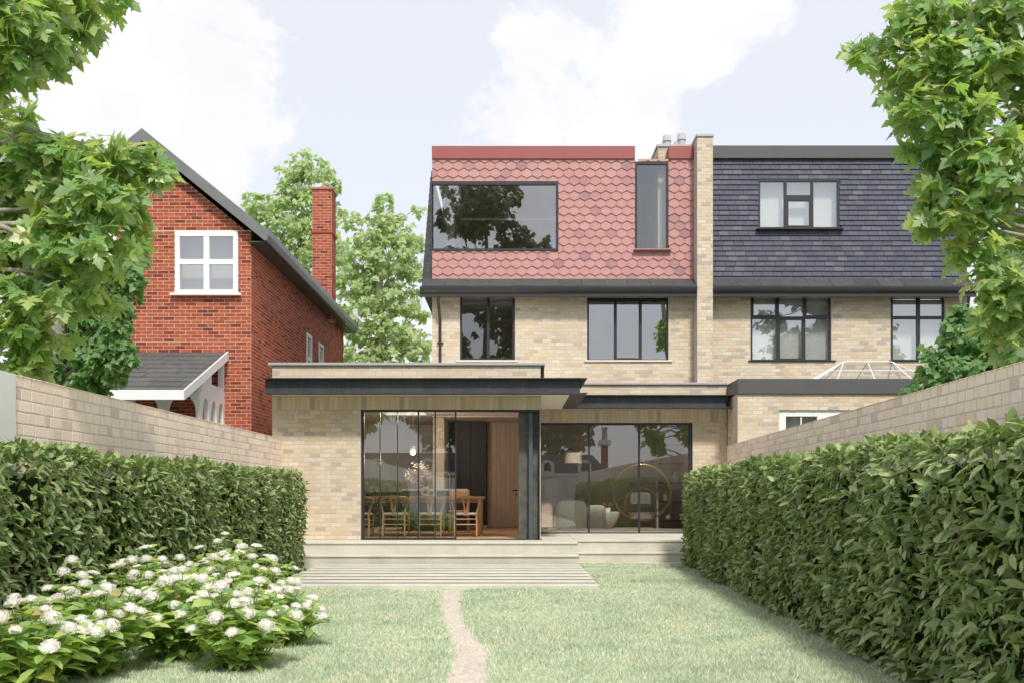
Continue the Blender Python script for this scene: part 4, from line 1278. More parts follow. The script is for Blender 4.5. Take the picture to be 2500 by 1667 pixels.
def hedge(root, O, th, length, depth, top, size, seed):
    """long face along u from O at angle th, outward is local -y"""
    global RNG
    RNG = np.random.default_rng(seed)
    c, s = math.cos(th), math.sin(th)
    Rz = np.array([[c, -s, 0], [s, c, 0], [0, 0, 1]])
    bump = lambda u, z: .030 * np.sin(u * 2.1 + seed) * np.sin(z * 3.3 + 1) + .022 * np.sin(u * 5.3 + z * 2.0)
    P, D, Nn = [], [], []
    groove = lambda u: .11 * np.exp(-((np.mod(u + .35 * np.sin(seed), 1.55) - .775) / .085) ** 2)
    def surf(n, kind):
        u = RNG.uniform(0, length, n); inset = RNG.uniform(-.01, .11, n)
        if kind == 'face':
            z = RNG.uniform(.04, top - .02, n)
            y = bump(u, z) + inset + groove(u)
            round_ = np.clip((z - (top - .22)) / .22, 0, 1)
            y = y + .14 * round_ ** 2
            p = np.stack([u, y, z], 1); out = np.tile([0, -1, .25], (n, 1))
        elif kind == 'top':
            y = RNG.uniform(.05, depth, n)
            z = top + .02 * np.sin(u * 1.7 + seed) + .012 * np.sin(u * 4.1) - .5 * inset - .4 * groove(u)
            p = np.stack([u, y, z], 1); out = np.tile([0, -.25, 1], (n, 1))
        else:
            y = RNG.uniform(0, depth, n); z = RNG.uniform(.04, top, n)
            u = (0 if kind == 'end0' else length) + (inset if kind == 'end0' else -inset) + .05 * np.sin(z * 5)
            p = np.stack([u, y, z], 1); out = np.tile([-1 if kind == 'end0' else 1, 0, .25], (n, 1))
        d = out * .5 + rand_unit(n) * .75 + np.array([0, 0, -.45 if kind != 'top' else .1])
        P.append(p); D.append(d); Nn.append(out * 1.0 + np.array([0, 0, .7]) + rand_unit(n) * .45)
    dens = 620 * (.105 / size) ** 2
    surf(int(dens * length * top), 'face'); surf(int(dens * .8 * length * depth), 'top')
    surf(int(dens * depth * top), 'end0'); surf(int(dens * depth * top), 'end1')
    P, D, Nn = np.concatenate(P), np.concatenate(D), np.concatenate(Nn)
    P = P @ Rz.T + np.array([O[0], O[1], 0]); D = D @ Rz.T; Nn = Nn @ Rz.T
    scl = size * RNG.uniform(.65, 1.25, len(P))
    leaves(root, LAUREL, P, basis(D, Nn), scl, MAT['laurel_leaf'])
    f = fn_frame(O, th)
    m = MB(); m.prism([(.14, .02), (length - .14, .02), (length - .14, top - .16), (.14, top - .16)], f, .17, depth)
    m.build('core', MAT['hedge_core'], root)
    m = MB()
    for _ in range(int(length * 10)):
        u, z = random.uniform(.1, length - .1), random.uniform(.1, top - .2)
        a = f(u, z, .2); b_ = f(u + random.uniform(-.12, .12), z + random.uniform(.05, .25), random.uniform(-.02, .06))
        m.tube([a, b_], [.006, .003], 3, False)
    m.build('branches', MAT['twig'], root, kind='stuff')


hl = thing('hedge', (-3.5, 10, 0), 'clipped laurel hedge behind the white hydrangeas, beside the plank deck', 'hedge')
hedge(hl, (-3.20, 4.2), R(90), 11.15, .80, 1.50, .088, 3)
hr = thing('hedge', (3.0, 10, 0), 'clipped laurel hedge bordering the open lawn, opposite the white hydrangeas', 'hedge')
h_far = Vector((2.85, 16.5)); h_near = Vector((2.36, 3.6))
hd = (h_near - h_far)
hedge(hr, (h_far.x, h_far.y), math.atan2(hd.y, hd.x), hd.length, 1.0, 1.54, .094, 5)

# ------------------------------------------------------------------ trees
PLANE = [leaf_plane(.06, .18), leaf_plane(.14, .35), leaf_plane(-.04, .08), leaf_plane(.10, .02)]
PLANE_S = [leaf_plane(.2, .3, False), leaf_plane(.1, .5, False)]


def pxblobs(lst, k=1.063):
    """(x,y,r,Y) in the picture at k source pixels per unit -> centre, radius"""
    out = []
    for x, y, r, Y in lst:
        out.append((Vector((U(x * k, Y), Y, V(y * k, Y))), r * k * Y / FPX))
    return out


def bez(a, b, sag=.0, n=6, wob=.0):
    pts = []
    for i in range(n + 1):
        t = i / n
        p = a.lerp(b, t)
        p.z += sag * 4 * t * (1 - t)
        if 0 < i < n: p += Vector((random.gauss(0, wob), random.gauss(0, wob), random.gauss(0, wob)))
        pts.append(p)
    return pts


def tree(root, trunk_pts, trunk_r, blobs, size, templates, mat, bark, cover=1.0, droop=.55, n_obj=300, twig=True, limb_r=.05, seed=1, flat=.8):
    global RNG
    RNG = np.random.default_rng(seed); random.seed(seed)
    tp = [Vector(p) for p in trunk_pts]
    m = MB(); m.tube(tp, trunk_r, 10)
    m.build('trunk', bark, root, smooth=True)
    lm, tw = MB(), MB()
    P, D, Nn, S = [], [], [], []
    for c, r in blobs:
        # limb from the nearest fitting point of the trunk
        k = min(range(len(tp)), key=lambda i: (tp[i] - c).length + max(0, tp[i].z - c.z) * 1.2)
        lp = bez(tp[k], c, sag=.06 * (c - tp[k]).length, n=6, wob=.03 * (c - tp[k]).length)
        L = (c - tp[k]).length
        lr = min(limb_r, .012 + .012 * L)
        lm.tube(lp, [lr * (1 - .8 * i / 6) + .004 for i in range(7)], 6, False)
        ncl = max(3, int(2.6 * cover * (r / size) ** 2 * (.45 if r > .5 and size < .18 else 1)))
        for _ in range(ncl):
            v = Vector(rand_unit(1)[0]); rr = r * (RNG.uniform(.25, 1.0) ** .45) * (1.0 if RNG.uniform() > .16 else RNG.uniform(1.1, 1.45))
            e = c + Vector((v.x * rr, v.y * rr, v.z * rr * flat))
            if twig:
                tw.tube(bez(c.lerp(e, .15), e, .03, 3, .01), [.0045 * size / .17 + .001, .004 * size / .17 + .001, .003 * size / .17 + .001, .0015], 3, False)
            nl = int(RNG.integers(6, 11))
            o = rand_unit(nl)
            ev = np.array(e)
            dirn = o * np.array([1, 1, .5]) * .9 + np.array([v.x, v.y, v.z * .4]) * .5 + np.array([0, 0, -droop])
            base = ev + o * size * RNG.uniform(.15, .75, (nl, 1))
            nr = np.array([v.x, v.y, v.z]) * .5 + np.array([-.1, -.3, .6]) + rand_unit(nl) * .8
            P.append(base); D.append(dirn); Nn.append(nr); S.append(size * RNG.uniform(.5, 1.2, nl))
            # leaf stalks
            if twig and size > .12:
                for b0 in base[::2]:
                    tw.tube([e, Vector(b0)], [.0016, .0012], 3, False)
    lm.build('limbs', bark, root, smooth=True, kind='stuff')
    if tw.v: tw.build('twigs', MAT['twig'], root, kind='stuff')
    P, D, Nn, S = np.concatenate(P), np.concatenate(D), np.concatenate(Nn), np.concatenate(S)
    leaves(root, templates, P, basis(D, Nn), S, mat, n_obj)


# big plane tree over the wall at the red house side
t1 = thing('plane_tree', (-6.6, 9.4, 0), 'large leaved plane tree leaning in over the rendered wall beside the red house', 'tree')
bl = pxblobs([(40, 50, 95, 8.4), (110, 30, 75, 8.8), (190, 5, 62, 9.0), (262, -12, 34, 9.2), (212, 70, 24, 9.0), (25, 150, 75, 8.5), (80, 110, 55, 8.7), (130, 120, 30, 8.8), (5, 260, 60, 9.6),
              (20, 330, 60, 9.3), (90, 370, 60, 9.0), (150, 365, 55, 8.9), (215, 365, 60, 8.8), (280, 370, 55, 8.9), (335, 370, 42, 9.1), (355, 395, 24, 9.1), (40, 450, 90, 9.4), (140, 460, 85, 8.9), (230, 450, 80, 8.7),
              (300, 465, 50, 9.0), (40, 570, 90, 9.2), (140, 560, 80, 8.8), (230, 545, 70, 8.7), (300, 545, 38, 9.0), (40, 690, 85, 9.1), (130, 665, 75, 8.8), (205, 670, 48, 8.9), (30, 790, 70, 9.0), (95, 770, 45, 9.0), (50, 840, 40, 9.0)])
bl += [(Vector((-5.6 - 1.9 * random.random(), 9.3 + random.uniform(-1.2, 1.2), z)), .62) for z in np.linspace(2.9, 8.6, 16)]
tree(t1, [(-6.9, 9.6, 0), (-6.8, 9.5, 1.6), (-6.6, 9.4, 3.0), (-6.4, 9.3, 4.2), (-6.2, 9.3, 5.6), (-6.0, 9.2, 7.4)], [.28, .25, .22, .18, .13, .07], bl, .155, PLANE, MAT['plane_leaf'], MAT['bark_plane'], cover=2.0, seed=21)
# big plane tree on the slate house side
t2 = thing('plane_tree', (6.0, 9.3, 0), 'large leaved plane tree overhanging the brick wall in front of the slate house', 'tree')
bl = pxblobs([(2005, 125, 45, 9.1), (1970, 120, 22, 9.1), (2075, 60, 42, 9.0), (2120, 30, 60, 9.0), (2200, 40, 80, 8.9), (2310, 50, 90, 8.8), (2055, 165, 50, 9.0), (2130, 150, 70, 8.8), (2230, 160, 85, 8.8), (2330, 170, 80, 9.0),
              (2090, 240, 50, 9.0), (2150, 270, 75, 8.8), (2250, 285, 80, 8.7), (2340, 300, 75, 9.0), (2140, 345, 50, 9.0), (2200, 385, 75, 8.8), (2290, 400, 75, 8.9), (2350, 420, 45, 9.2), (2150, 430, 36, 9.0), (2185, 480, 64, 8.8),
              (2125, 505, 24, 9.0), (2260, 490, 36, 9.0), (2228, 560, 44, 8.9), (2295, 575, 40, 9.1), (2350, 560, 40, 9.3), (2245, 632, 30, 9.0), (2290, 660, 55, 8.9), (2345, 660, 60, 9.0), (2330, 750, 55, 9.1), (2285, 710, 30, 9.0), (2325, 800, 36, 9.2)])
bl += [(Vector((5.45 + 1.9 * random.random(), 9.3 + random.uniform(-1.2, 1.2), z)), .62) for z in np.linspace(2.8, 8.6, 18)]
tree(t2, [(6.3, 9.4, 0), (6.2, 9.4, 1.8), (6.0, 9.3, 3.2), (5.8, 9.2, 4.6), (5.5, 9.2, 6.2), (5.3, 9.1, 8.0)], [.28, .25, .22, .18, .13, .07], bl, .155, PLANE, MAT['plane_leaf'], MAT['bark_plane'], cover=1.9, seed=22)
# smaller leaved trees further back
t3 = thing('maple_tree', (-6.9, 15, 0), 'small leaved green tree standing in front of the red house porch', 'tree')
bl = pxblobs([(285, 600, 45, 14.6), (300, 640, 36, 14.4), (255, 650, 40, 14.8), (282, 690, 36, 14.5), (245, 720, 44, 14.6), (200, 750, 50, 14.9), (270, 745, 34, 14.3), (270, 790, 42, 14.4), (200, 810, 52, 14.7), (255, 835, 46, 14.4), (150, 840, 55, 15), (210, 880, 45, 14.6),
              (130, 890, 45, 15), (90, 830, 50, 15.2), (295, 825, 22, 14.3), (180, 700, 40, 15)])
tree(t3, [(-7.0, 15, 0), (-6.95, 15, 1.5), (-6.85, 14.9, 2.8), (-6.7, 14.8, 4.0), (-6.4, 14.7, 5.4)], [.16, .14, .12, .09, .03], bl, .105, PLANE_S, MAT['small_leaf'], MAT['bark_plane'], cover=2.0, seed=23, limb_r=.03, n_obj=300)
t4 = thing('maple_tree', (7.6, 15, 0), 'small leaved green tree by the roof lantern, behind the slate house garden wall', 'tree')
bl = pxblobs([(2208, 748, 38, 14.8), (2206, 718, 22, 14.8), (2235, 790, 52, 14.6), (2175, 800, 40, 14.9), (2290, 770, 46, 15), (2320, 830, 50, 14.7), (2150, 840, 34, 14.8), (2215, 855, 50, 14.5), (2280, 860, 50, 14.6), (2120, 880, 26, 14.7), (2160, 885, 30, 14.6), (2090, 895, 16, 14.7), (2340, 760, 40, 15)])
tree(t4, [(7.0, 15, 0), (6.95, 15, 1.2), (6.85, 14.9, 2.0), (6.75, 14.9, 2.8), (6.7, 14.8, 3.4)], [.11, .10, .08, .06, .03], bl, .105, PLANE_S, MAT['small_leaf'], MAT['bark_plane'], cover=2.0, seed=24, limb_r=.03, n_obj=300)
# trees beyond the houses
t5 = thing('plane_tree', (-8.0, 38, 0), 'sunlit pale green tree rising behind the tall red chimney', 'tree')
bl = pxblobs([(690, 372, 32, 38), (660, 400, 30, 38), (735, 395, 36, 38), (765, 425, 24, 38), (695, 425, 40, 38), (655, 455, 36, 38), (610, 480, 42, 38), (585, 455, 20, 38), (570, 490, 30, 39), (720, 470, 40, 38), (670, 510, 55, 38), (620, 535, 50, 38), (730, 540, 55, 38), (690, 590, 60, 38), (750, 610, 50, 38), (645, 590, 40, 38), (770, 480, 26, 38.5)])
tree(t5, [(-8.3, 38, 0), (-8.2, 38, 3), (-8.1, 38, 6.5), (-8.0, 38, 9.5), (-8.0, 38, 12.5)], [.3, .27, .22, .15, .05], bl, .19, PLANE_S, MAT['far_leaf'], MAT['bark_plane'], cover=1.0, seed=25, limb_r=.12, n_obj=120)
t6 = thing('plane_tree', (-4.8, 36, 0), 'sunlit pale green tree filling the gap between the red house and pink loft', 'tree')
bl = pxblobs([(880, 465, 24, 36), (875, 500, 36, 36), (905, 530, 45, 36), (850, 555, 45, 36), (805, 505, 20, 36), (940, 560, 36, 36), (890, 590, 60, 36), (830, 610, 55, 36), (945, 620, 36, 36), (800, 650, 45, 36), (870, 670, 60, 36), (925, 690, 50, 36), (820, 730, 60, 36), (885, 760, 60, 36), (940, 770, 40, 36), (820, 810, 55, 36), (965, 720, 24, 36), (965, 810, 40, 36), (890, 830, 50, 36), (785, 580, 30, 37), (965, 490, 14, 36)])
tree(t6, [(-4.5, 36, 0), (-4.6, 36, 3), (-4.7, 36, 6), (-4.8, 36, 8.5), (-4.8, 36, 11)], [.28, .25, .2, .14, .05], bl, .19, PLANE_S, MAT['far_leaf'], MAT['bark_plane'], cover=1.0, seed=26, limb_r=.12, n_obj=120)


# trees and a house behind the viewer, mirrored in the glass
def round_crown(x, y, z0, z1, r, n, seed):
    random.seed(seed)
    out = []
    for i in range(n):
        a, t = random.uniform(0, 6.283), random.random()
        z = z0 + (z1 - z0) * t
        q = r * math.sqrt(max(.08, 1 - (2 * t - .9) ** 2)) * random.uniform(.35, 1)
        out.append((Vector((x + q * math.cos(a), y + q * math.sin(a), z)), random.uniform(.7, 1.15) * r * .27))
    return out


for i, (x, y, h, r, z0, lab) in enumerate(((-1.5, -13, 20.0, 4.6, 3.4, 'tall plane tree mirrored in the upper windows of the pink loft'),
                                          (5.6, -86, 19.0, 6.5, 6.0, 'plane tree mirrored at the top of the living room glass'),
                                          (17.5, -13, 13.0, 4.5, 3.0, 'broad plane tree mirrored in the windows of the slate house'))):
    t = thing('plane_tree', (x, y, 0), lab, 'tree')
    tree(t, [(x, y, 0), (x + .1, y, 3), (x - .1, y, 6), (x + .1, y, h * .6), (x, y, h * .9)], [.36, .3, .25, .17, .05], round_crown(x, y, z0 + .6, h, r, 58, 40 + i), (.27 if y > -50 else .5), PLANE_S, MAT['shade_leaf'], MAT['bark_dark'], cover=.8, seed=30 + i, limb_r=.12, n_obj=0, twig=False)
mh = thing('mansard_house', (-6, -72, 0), 'pale house with slate mansard roof and arched dormers mirrored in the ground floor glass', 'house')
MB().box(-30, 11, -80, -72, 0, 3.2).build('wall', MAT['stone_sill'], mh)
MB().box(-30.3, 11.3, -80.3, -71.7, 3.2, 3.55).build('cornice', MAT['white_paint'], mh)
m = MB()
b0, b1 = [(-30, -72), (11, -72), (11, -80), (-30, -80)], [(-28.4, -73.6), (9.2, -73.6), (9.2, -78.4), (-28.4, -78.4)]
m.add([(x, y, 3.551) for x, y in b0] + [(x, y, 5.7) for x, y in b1], [(0, 1, 5, 4), (1, 2, 6, 5), (2, 3, 7, 6), (3, 0, 4, 7), (4, 5, 6, 7)])
mr_ = m.build('roof', MAT['slate_tile'], mh)
for k in range(1, 12):
    q = k / 12
    MB().box(-30 + 1.6 * q, 11 - 1.8 * q, -72.02 - 1.6 * q, -71.98 - 1.6 * q, 3.55 + 2.15 * q - .02, 3.55 + 2.15 * q + .02).build('slate_course', MAT['old_slate'], mr_)
for x in (-26, -20, -14.5, -9, -4.2, -.4, 4.0, 8.2):
    q = [(x - .75, 3.6), (x + .75, 3.6), (x + .75, 4.45)] + [(x + .75 * math.cos(a), 4.45 + .6 * math.sin(a)) for a in np.linspace(.3, 2.84, 8)] + [(x - .75, 4.45)]
    dm = MB().prism(q, fn_front(0), 0, 1.4)
    dm.v = [(a, -71.75 - b_, c) for a, b_, c in dm.v]
    d_ = dm.build('dormer', MAT['white_paint'], mh)
    q = [(x - .4, 3.8), (x + .4, 3.8), (x + .4, 4.4)] + [(x + .4 * math.cos(a), 4.4 + .35 * math.sin(a)) for a in np.linspace(.3, 2.84, 7)] + [(x - .4, 4.4)]
    dm = MB().prism(q, fn_front(0), 0, .05)
    dm.v = [(a, -71.70 - b_, c) for a, b_, c in dm.v]
    dm.build('pane', MAT['black_unit'], d_)
MB().box(10.5, 11.2, -77, -75.5, 3.6, 6.9).build('chimney', MAT['red_brick'], mh)
MB().box(10.2, 11.5, -77.3, -75.2, 6.9, 7.5).build('chimney_cap', MAT['white_paint'], mh)
MB().lathe([(.35, 0), (.3, 1.3), (.38, 1.32), (.38, 1.5)], (10.85, -76.2, 7.5), 14).build('chimney_pot', MAT['pot_grey'], mh)

# ------------------------------------------------------------------ hydrangeas
HLEAF = [leaf_simple(.56, .09, .22), leaf_simple(.60, .05, .38), leaf_simple(.52, .13, .10)]
hm = MAT['petal']


def floret_head(flat, seed):
    """a head of four petalled florets"""
    g = np.random.default_rng(seed)
    T = np.array([(0, 0, 0), (.5, .28, .14), (.95, 0, .05), (.5, -.28, .14)])
    pet = []
    for k in range(4):
        a = k * math.pi / 2
        c, s = math.cos(a), math.sin(a)
        pet.append(T @ np.array([[c, s, 0], [-s, c, 0], [0, 0, 1]]))
    T4 = np.concatenate(pet); F4 = np.array([(i * 4, i * 4 + 1, i * 4 + 2, i * 4 + 3) for i in range(4)])
    n = 130
    i = np.arange(n) + .5
    zmin = .42 if flat else -.35
    z = 1 - (1 - zmin) * i / n
    ph = i * 2.39996
    rr = np.sqrt(1 - z * z)
    nv = np.stack([rr * np.cos(ph), rr * np.sin(ph), z], 1)
    squash = np.array([1.12, 1.12, .62 if flat else .82])
    pos = nv * squash * (1 + g.normal(0, .05, (n, 1)))
    if flat: pos[:, 2] -= .3
    r1 = g.normal(size=(n, 3))
    rot = basis(np.cross(nv, r1) + g.normal(0, .25, (n, 3)), nv + g.normal(0, .45, (n, 3)))
    X, FF = np_copies(T4, F4, pos, rot, g.uniform(.15, .26, n))
    c = [(.80 * math.cos(a) * r_, .80 * math.sin(a) * r_, z_ - .06) for r_, z_ in ((.25, -.30 if flat else -.62), (.95, -.02), (.75, .28 if flat else .48)) for a in np.linspace(0, 2 * math.pi, 9)[:-1]] + [(0, 0, .40 if flat else .70)]
    b = len(X)
    q = [(b + i * 8 + k, b + i * 8 + (k + 1) % 8, b + (i + 1) * 8 + (k + 1) % 8, b + (i + 1) * 8 + k) for i in range(2) for k in range(8)]
    q += [(b + 16 + k, b + 16 + (k + 1) % 8, b + 24, b + 24) for k in range(0)] + [(b + 16 + 2 * k, b + 16 + 2 * k + 1, b + 16 + (2 * k + 2) % 8, b + 24) for k in range(4)]
    return np.concatenate([X, np.array(c)]), np.concatenate([FF, np.array(q)])


HEADS = [np_mesh('flower_head', *floret_head(k % 2 == 0, 70 + k), hm) for k in range(4)]


def hydrangea(x, y, h, r, label, heads, n_stem, seed, yellow=False):
    global RNG
    RNG = np.random.default_rng(seed); random.seed(seed)
    root = thing('hydrangea_bush', (x, y, 0), label, 'shrub', 'white hydrangeas in front of the hedge')
    P, D, Nn, S = [], [], [], []
    st = MB()
    tips = []
    for k in range(n_stem):
        a = k * 2.39996 + RNG.uniform(-.3, .3)
        q = math.sqrt((k + .5) / n_stem)
        bx, by = x + .30 * r * q * math.cos(a), y + .30 * r * q * math.sin(a)
        tz = 1.05 * h * (1 - .42 * q * q) * RNG.uniform(.78, 1.10)
        tx, ty = x + r * q * math.cos(a), y + r * q * math.sin(a)
        b0, t0 = Vector((bx, by, 0)), Vector((tx, ty, tz))
        pts = [b0, b0.lerp(t0, .5) + Vector((0, 0, .05)), t0]
        st.tube(pts, [.006, .005, .003], 4, False)
        tips.append(t0)
        npair = 6
        for j in range(npair):
            t = .16 + .82 * j / (npair - 1)
            p = b0.lerp(t0, t) + Vector((0, 0, .05 * 4 * t * (1 - t)))
            a0 = RNG.uniform(0, 6.28)
            for s_ in (0, 1):
                aa = a0 + s_ * math.pi + RNG.uniform(-.3, .3)
                P.append((p.x, p.y, p.z)); D.append((math.cos(aa), math.sin(aa), RNG.uniform(-.25, .55) + (.3 if t > .9 else 0)))
                Nn.append((RNG.normal(0, .25), RNG.normal(0, .25) - .1, 1)); S.append(RNG.uniform(.095, .165) * (1 if t < .9 else .75))
    st.build('stems', MAT['stem_green'], root, kind='stuff')
    P, D, Nn, S = map(np.array, (P, D, Nn, S))
    leaves(root, HLEAF, P, basis(D, Nn), S, MAT['hydrangea_leaf'], n_obj=150)
    order = sorted(tips, key=lambda v: (v.y - y) * .8 - v.z * .6 + RNG.uniform(-.25, .25))
    for i, t0 in enumerate(order[:heads]):
        o = link_obj('flower_head', HEADS[(i + seed) % 4], root, t0 + Vector((0, 0, .02)))
        s_ = RNG.uniform(.028, .050)
        out = Vector((t0.x - x, t0.y - y, .35)).normalized()
        o.rotation_euler = Vector((out.x * .6, out.y * .6 - .15, 1)).to_track_quat('Z', 'Y').to_euler()
        o.scale = (s_, s_, s_ * random.uniform(.85, 1.05))
    return root


hydrangea(-1.84, 6.75, .56, .40, 'white hydrangea standing forward on the open lawn, ahead of the low drooping one', 22, 40, 51)
hydrangea(-1.78, 7.80, .42, .34, 'lowest drooping white hydrangea at the lawn end of the flower clump', 22, 28, 52)
hydrangea(-2.42, 7.20, .60, .42, 'white hydrangea in the middle of the clump with crowded flower heads', 28, 42, 53)
hydrangea(-2.28, 8.55, .66, .50, 'white hydrangea at the deck end of the clump, flowers above the deck edge', 28, 44, 54)
hydrangea(-2.70, 9.20, .74, .36, 'tallest white hydrangea, one long stalk up against the hedge', 18, 28, 55)
hydrangea(-2.86, 7.95, .72, .42, 'white hydrangea close against the hedge with flat pinkish flower heads', 26, 38, 56)
hydrangea(-2.76, 6.55, .55, .44, 'white hydrangea with rounded flower heads low over the grass edge', 35, 42, 57)
hydrangea(-2.92, 5.95, .50, .44, 'shaded white hydrangea nearest the viewer at the foot of the hedge', 31, 40, 58)
hydrangea(-3.12, 6.95, .66, .36, 'white hydrangea pressed into the hedge by the rendered wall end', 18, 30, 59)

# ------------------------------------------------------------------ lawn blades
RNG = np.random.default_rng(99)
N0 = 520000
yy = 5.9 * (17.0 / 5.9) ** (RNG.uniform(0, 1, N0) ** 1.0)
xx = RNG.uniform(-3.25, 3.0, N0)
keep = (xx < 2.90 - (16.5 - yy) * .037 + .05 + .06 * np.sin(yy * 3.1)) & (np.abs(CX + xx / yy * FPX - 1250) < 1290)
keep &= ~((yy > 12.40) & (xx < 1.12)) & ~(yy > 16.97)
PLx = np.interp(yy, [p[1] for p in PL][::-1], [p[0] for p in PL][::-1]); PRx = np.interp(yy, [p[1] for p in PR][::-1], [p[0] for p in PR][::-1])
jit = RNG.normal(0, .034, N0)
keep &= ~((xx > PLx - .025 + jit) & (xx < PRx + .025 + jit) & (yy < 12.5))
keep &= ~((xx < -3.0) & (yy > 4))
xx, yy = xx[keep], yy[keep]
n = len(xx)
hgt = RNG.uniform(.018, .046, n) * np.where(RNG.uniform(0, 1, n) > .93, 1.5, 1.0) * (1 + .35 * np.sin(xx * 2.3 + 1) * np.sin(yy * 1.7)) * np.where(yy > 12.3, .9, 1)
wid = .0011 + .00024 * yy * RNG.uniform(.7, 1.2, n)
ang = RNG.uniform(0, 2 * np.pi, n); lean = RNG.uniform(.15, .95, n) * hgt
la = RNG.uniform(0, 2 * np.pi, n)
px_, py_ = np.cos(ang) * wid, np.sin(ang) * wid * .6
lx, ly = np.cos(la) * lean, np.sin(la) * lean
base = np.stack([xx, yy, np.zeros(n)], 1)
Vg = np.stack([base + np.stack([-px_, -py_, np.zeros(n)], 1), base + np.stack([px_, py_, np.zeros(n)], 1),
               base + np.stack([lx * .35 + px_ * .8, ly * .35 + py_ * .8, hgt * .6], 1), base + np.stack([lx * .35 - px_ * .8, ly * .35 - py_ * .8, hgt * .6], 1),
               base + np.stack([lx, ly, hgt], 1)], 1).reshape(-1, 3)
Fg = (np.array([(0, 1, 2), (0, 2, 3), (3, 2, 4)])[None] + (np.arange(n) * 5)[:, None, None]).reshape(-1, 3)
go = link_obj('grass', np_mesh('grass', Vg, Fg, MAT['grass']))
props(go, 'short pale green lawn grass either side of the trodden path', 'grass', kind='stuff')

# ------------------------------------------------------------------ dining room and living room
oak = MAT['oak']


def wishbone(x, y, rz, label):
    t = thing('dining_chair', (x, y, .40), label, 'chair', 'wishbone chairs along the dining table')
    o = Vector((x, y, .40))
    W = lambda p: tuple(o + Vector(p))
    def sm(pts, n=4):
        pts = [Vector(p) for p in pts]; out = []
        for i in range(len(pts) - 1):
            p0, p1, p2, p3 = pts[max(i - 1, 0)], pts[i], pts[i + 1], pts[min(i + 2, len(pts) - 1)]
            for k in range(n):
                q = k / n
                out.append(.5 * ((2 * p1) + (p2 - p0) * q + (2 * p0 - 5 * p1 + 4 * p2 - p3) * q * q + (3 * p1 - p0 - 3 * p2 + p3) * q ** 3))
        return out + [pts[-1]]
    rail = sm([W((-.265, .14, .69)), W((-.275, -.02, .70)), W((-.215, -.18, .725)), W((-.10, -.245, .75)), W((0, -.262, .757)), W((.10, -.245, .75)), W((.215, -.18, .725)), W((.275, -.02, .70)), W((.265, .14, .69))])
    MB().tube(rail, [.014 + .007 * math.sin(math.pi * i / (len(rail) - 1)) for i in range(len(rail))], 8).build('top_rail', oak, t, smooth=True)
    for s in (-1, 1):
        l = sm([W((s * .20, -.205, 0)), W((s * .205, -.20, .25)), W((s * .20, -.195, .42)), W((s * .225, -.17, .53)), W((s * .262, -.10, .64)), W((s * .268, -.03, .70))])
        MB().tube(l, [.015 + .006 * (1 - abs(2 * i / (len(l) - 1) - .7)) for i in range(len(l))], 7).build('leg', oak, t, smooth=True)
        MB().tube([W((s * .235, .20, 0)), W((s * .235, .20, .44))], [.014, .019], 7).build('leg', oak, t, smooth=True)
        MB().tube([W((s * .205, -.20, .20)), W((s * .235, .20, .24))], .010, 6).build('stretcher', oak, t)
        MB().tube([W((s * .205, -.20, .30)), W((s * .235, .20, .32))], .010, 6).build('stretcher', oak, t)
    for z in (.235, .335):
        MB().tube([W((-.205, -.20, z)), W((.205, -.20, z))], .010, 6).build('stretcher', oak, t)
    m = MB()
    yz = lambda q: -.262 + .066 * (1 - q)          # leans back towards the rail
    m.prism([(-.036, .40), (.036, .40), (.040, .56), (.0, .50), (-.040, .56)], lambda a, b_, d: W((a, -.20 + d, b_)), 0, .014)
    m.prism([(-.040, .56), (-.002, .505), (-.045, .76), (-.075, .755)], lambda a, b_, d: W((a, -.20 - .055 * (b_ - .5) / .26 + d, b_)), 0, .013)
    m.prism([(.002, .505), (.040, .56), (.075, .755), (.045, .76)], lambda a, b_, d: W((a, -.20 - .055 * (b_ - .5) / .26 + d, b_)), 0, .013)
    m.build('splat', oak, t)
    MB().bbox(*[q for q in (o.x - .225, o.x + .225, o.y - .20, o.y + .21, o.z + .41, o.z + .452)], .015).build('seat', MAT['cord'], t)
    if rz: t.rotation_euler.z = rz
    return t


for x, lab in ((-2.87, 'oak wishbone chair half hidden behind the door frame next to the brickwork'), (-2.196, 'oak wishbone chair second from the brickwork, behind two glass panels'),
               (-1.53, 'oak wishbone chair below the vase, third from the brickwork'), (-.865, 'oak wishbone chair at the open doorway end of the dining table')):
    wishbone(x, 18.72, random.uniform(-.03, .03), lab)
t = thing('dining_chair', (-1.10, 20.75, .4), 'oak chair with solid panel back on the far side of the dining table', 'chair')
MB().bbox(-1.31, -.89, 20.93, 20.955, 1.08, 1.27, .01).build('backrest', oak, t)
MB().bbox(-1.31, -.89, 20.5, 20.92, .82, .86, .01).build('seat', oak, t)
for sx in (-1.29, -.91):
    for sy, zt in ((20.52, .82), (20.93, 1.1)):
        MB().tube([(sx, sy, .4), (sx, sy, zt)], .018, 7).build('leg', oak, t)
t = thing('dining_table', (-2, 19.8, .4), 'long oak dining table with chairs along the garden side', 'table')
MB().bbox(-3.5, -.545, 19.25, 20.25, 1.105, 1.155, .01).build('tabletop', oak, t)
for sx in (-3.4, -.63):
    for sy in (19.36, 20.15):
        MB().bbox(sx - .04, sx + .04, sy - .04, sy + .04, .4, 1.104, .008).build('leg', oak, t)
MB().box(-3.36, -.67, 19.4, 19.43, 1.03, 1.104).build('apron', oak, t)
t = thing('ring_vase', (-1.74, 19.95, 1.155), 'cream ring shaped vase holding pale blossom on the dining table', 'vase')
m = MB()
for tk in range(1):
    ring = [(math.cos(a), math.sin(a)) for a in np.linspace(0, 2 * math.pi, 25)]
    m.tube([(-1.74 + .065 * c, 19.95, 1.155 + .092 + .075 * s) for c, s in ring], .030, 10, False)
m.tube([(-1.70, 19.95, 1.27), (-1.685, 19.95, 1.36)], [.028, .022], 10)
m.build('body', MAT['ceramic'], t, smooth=True)
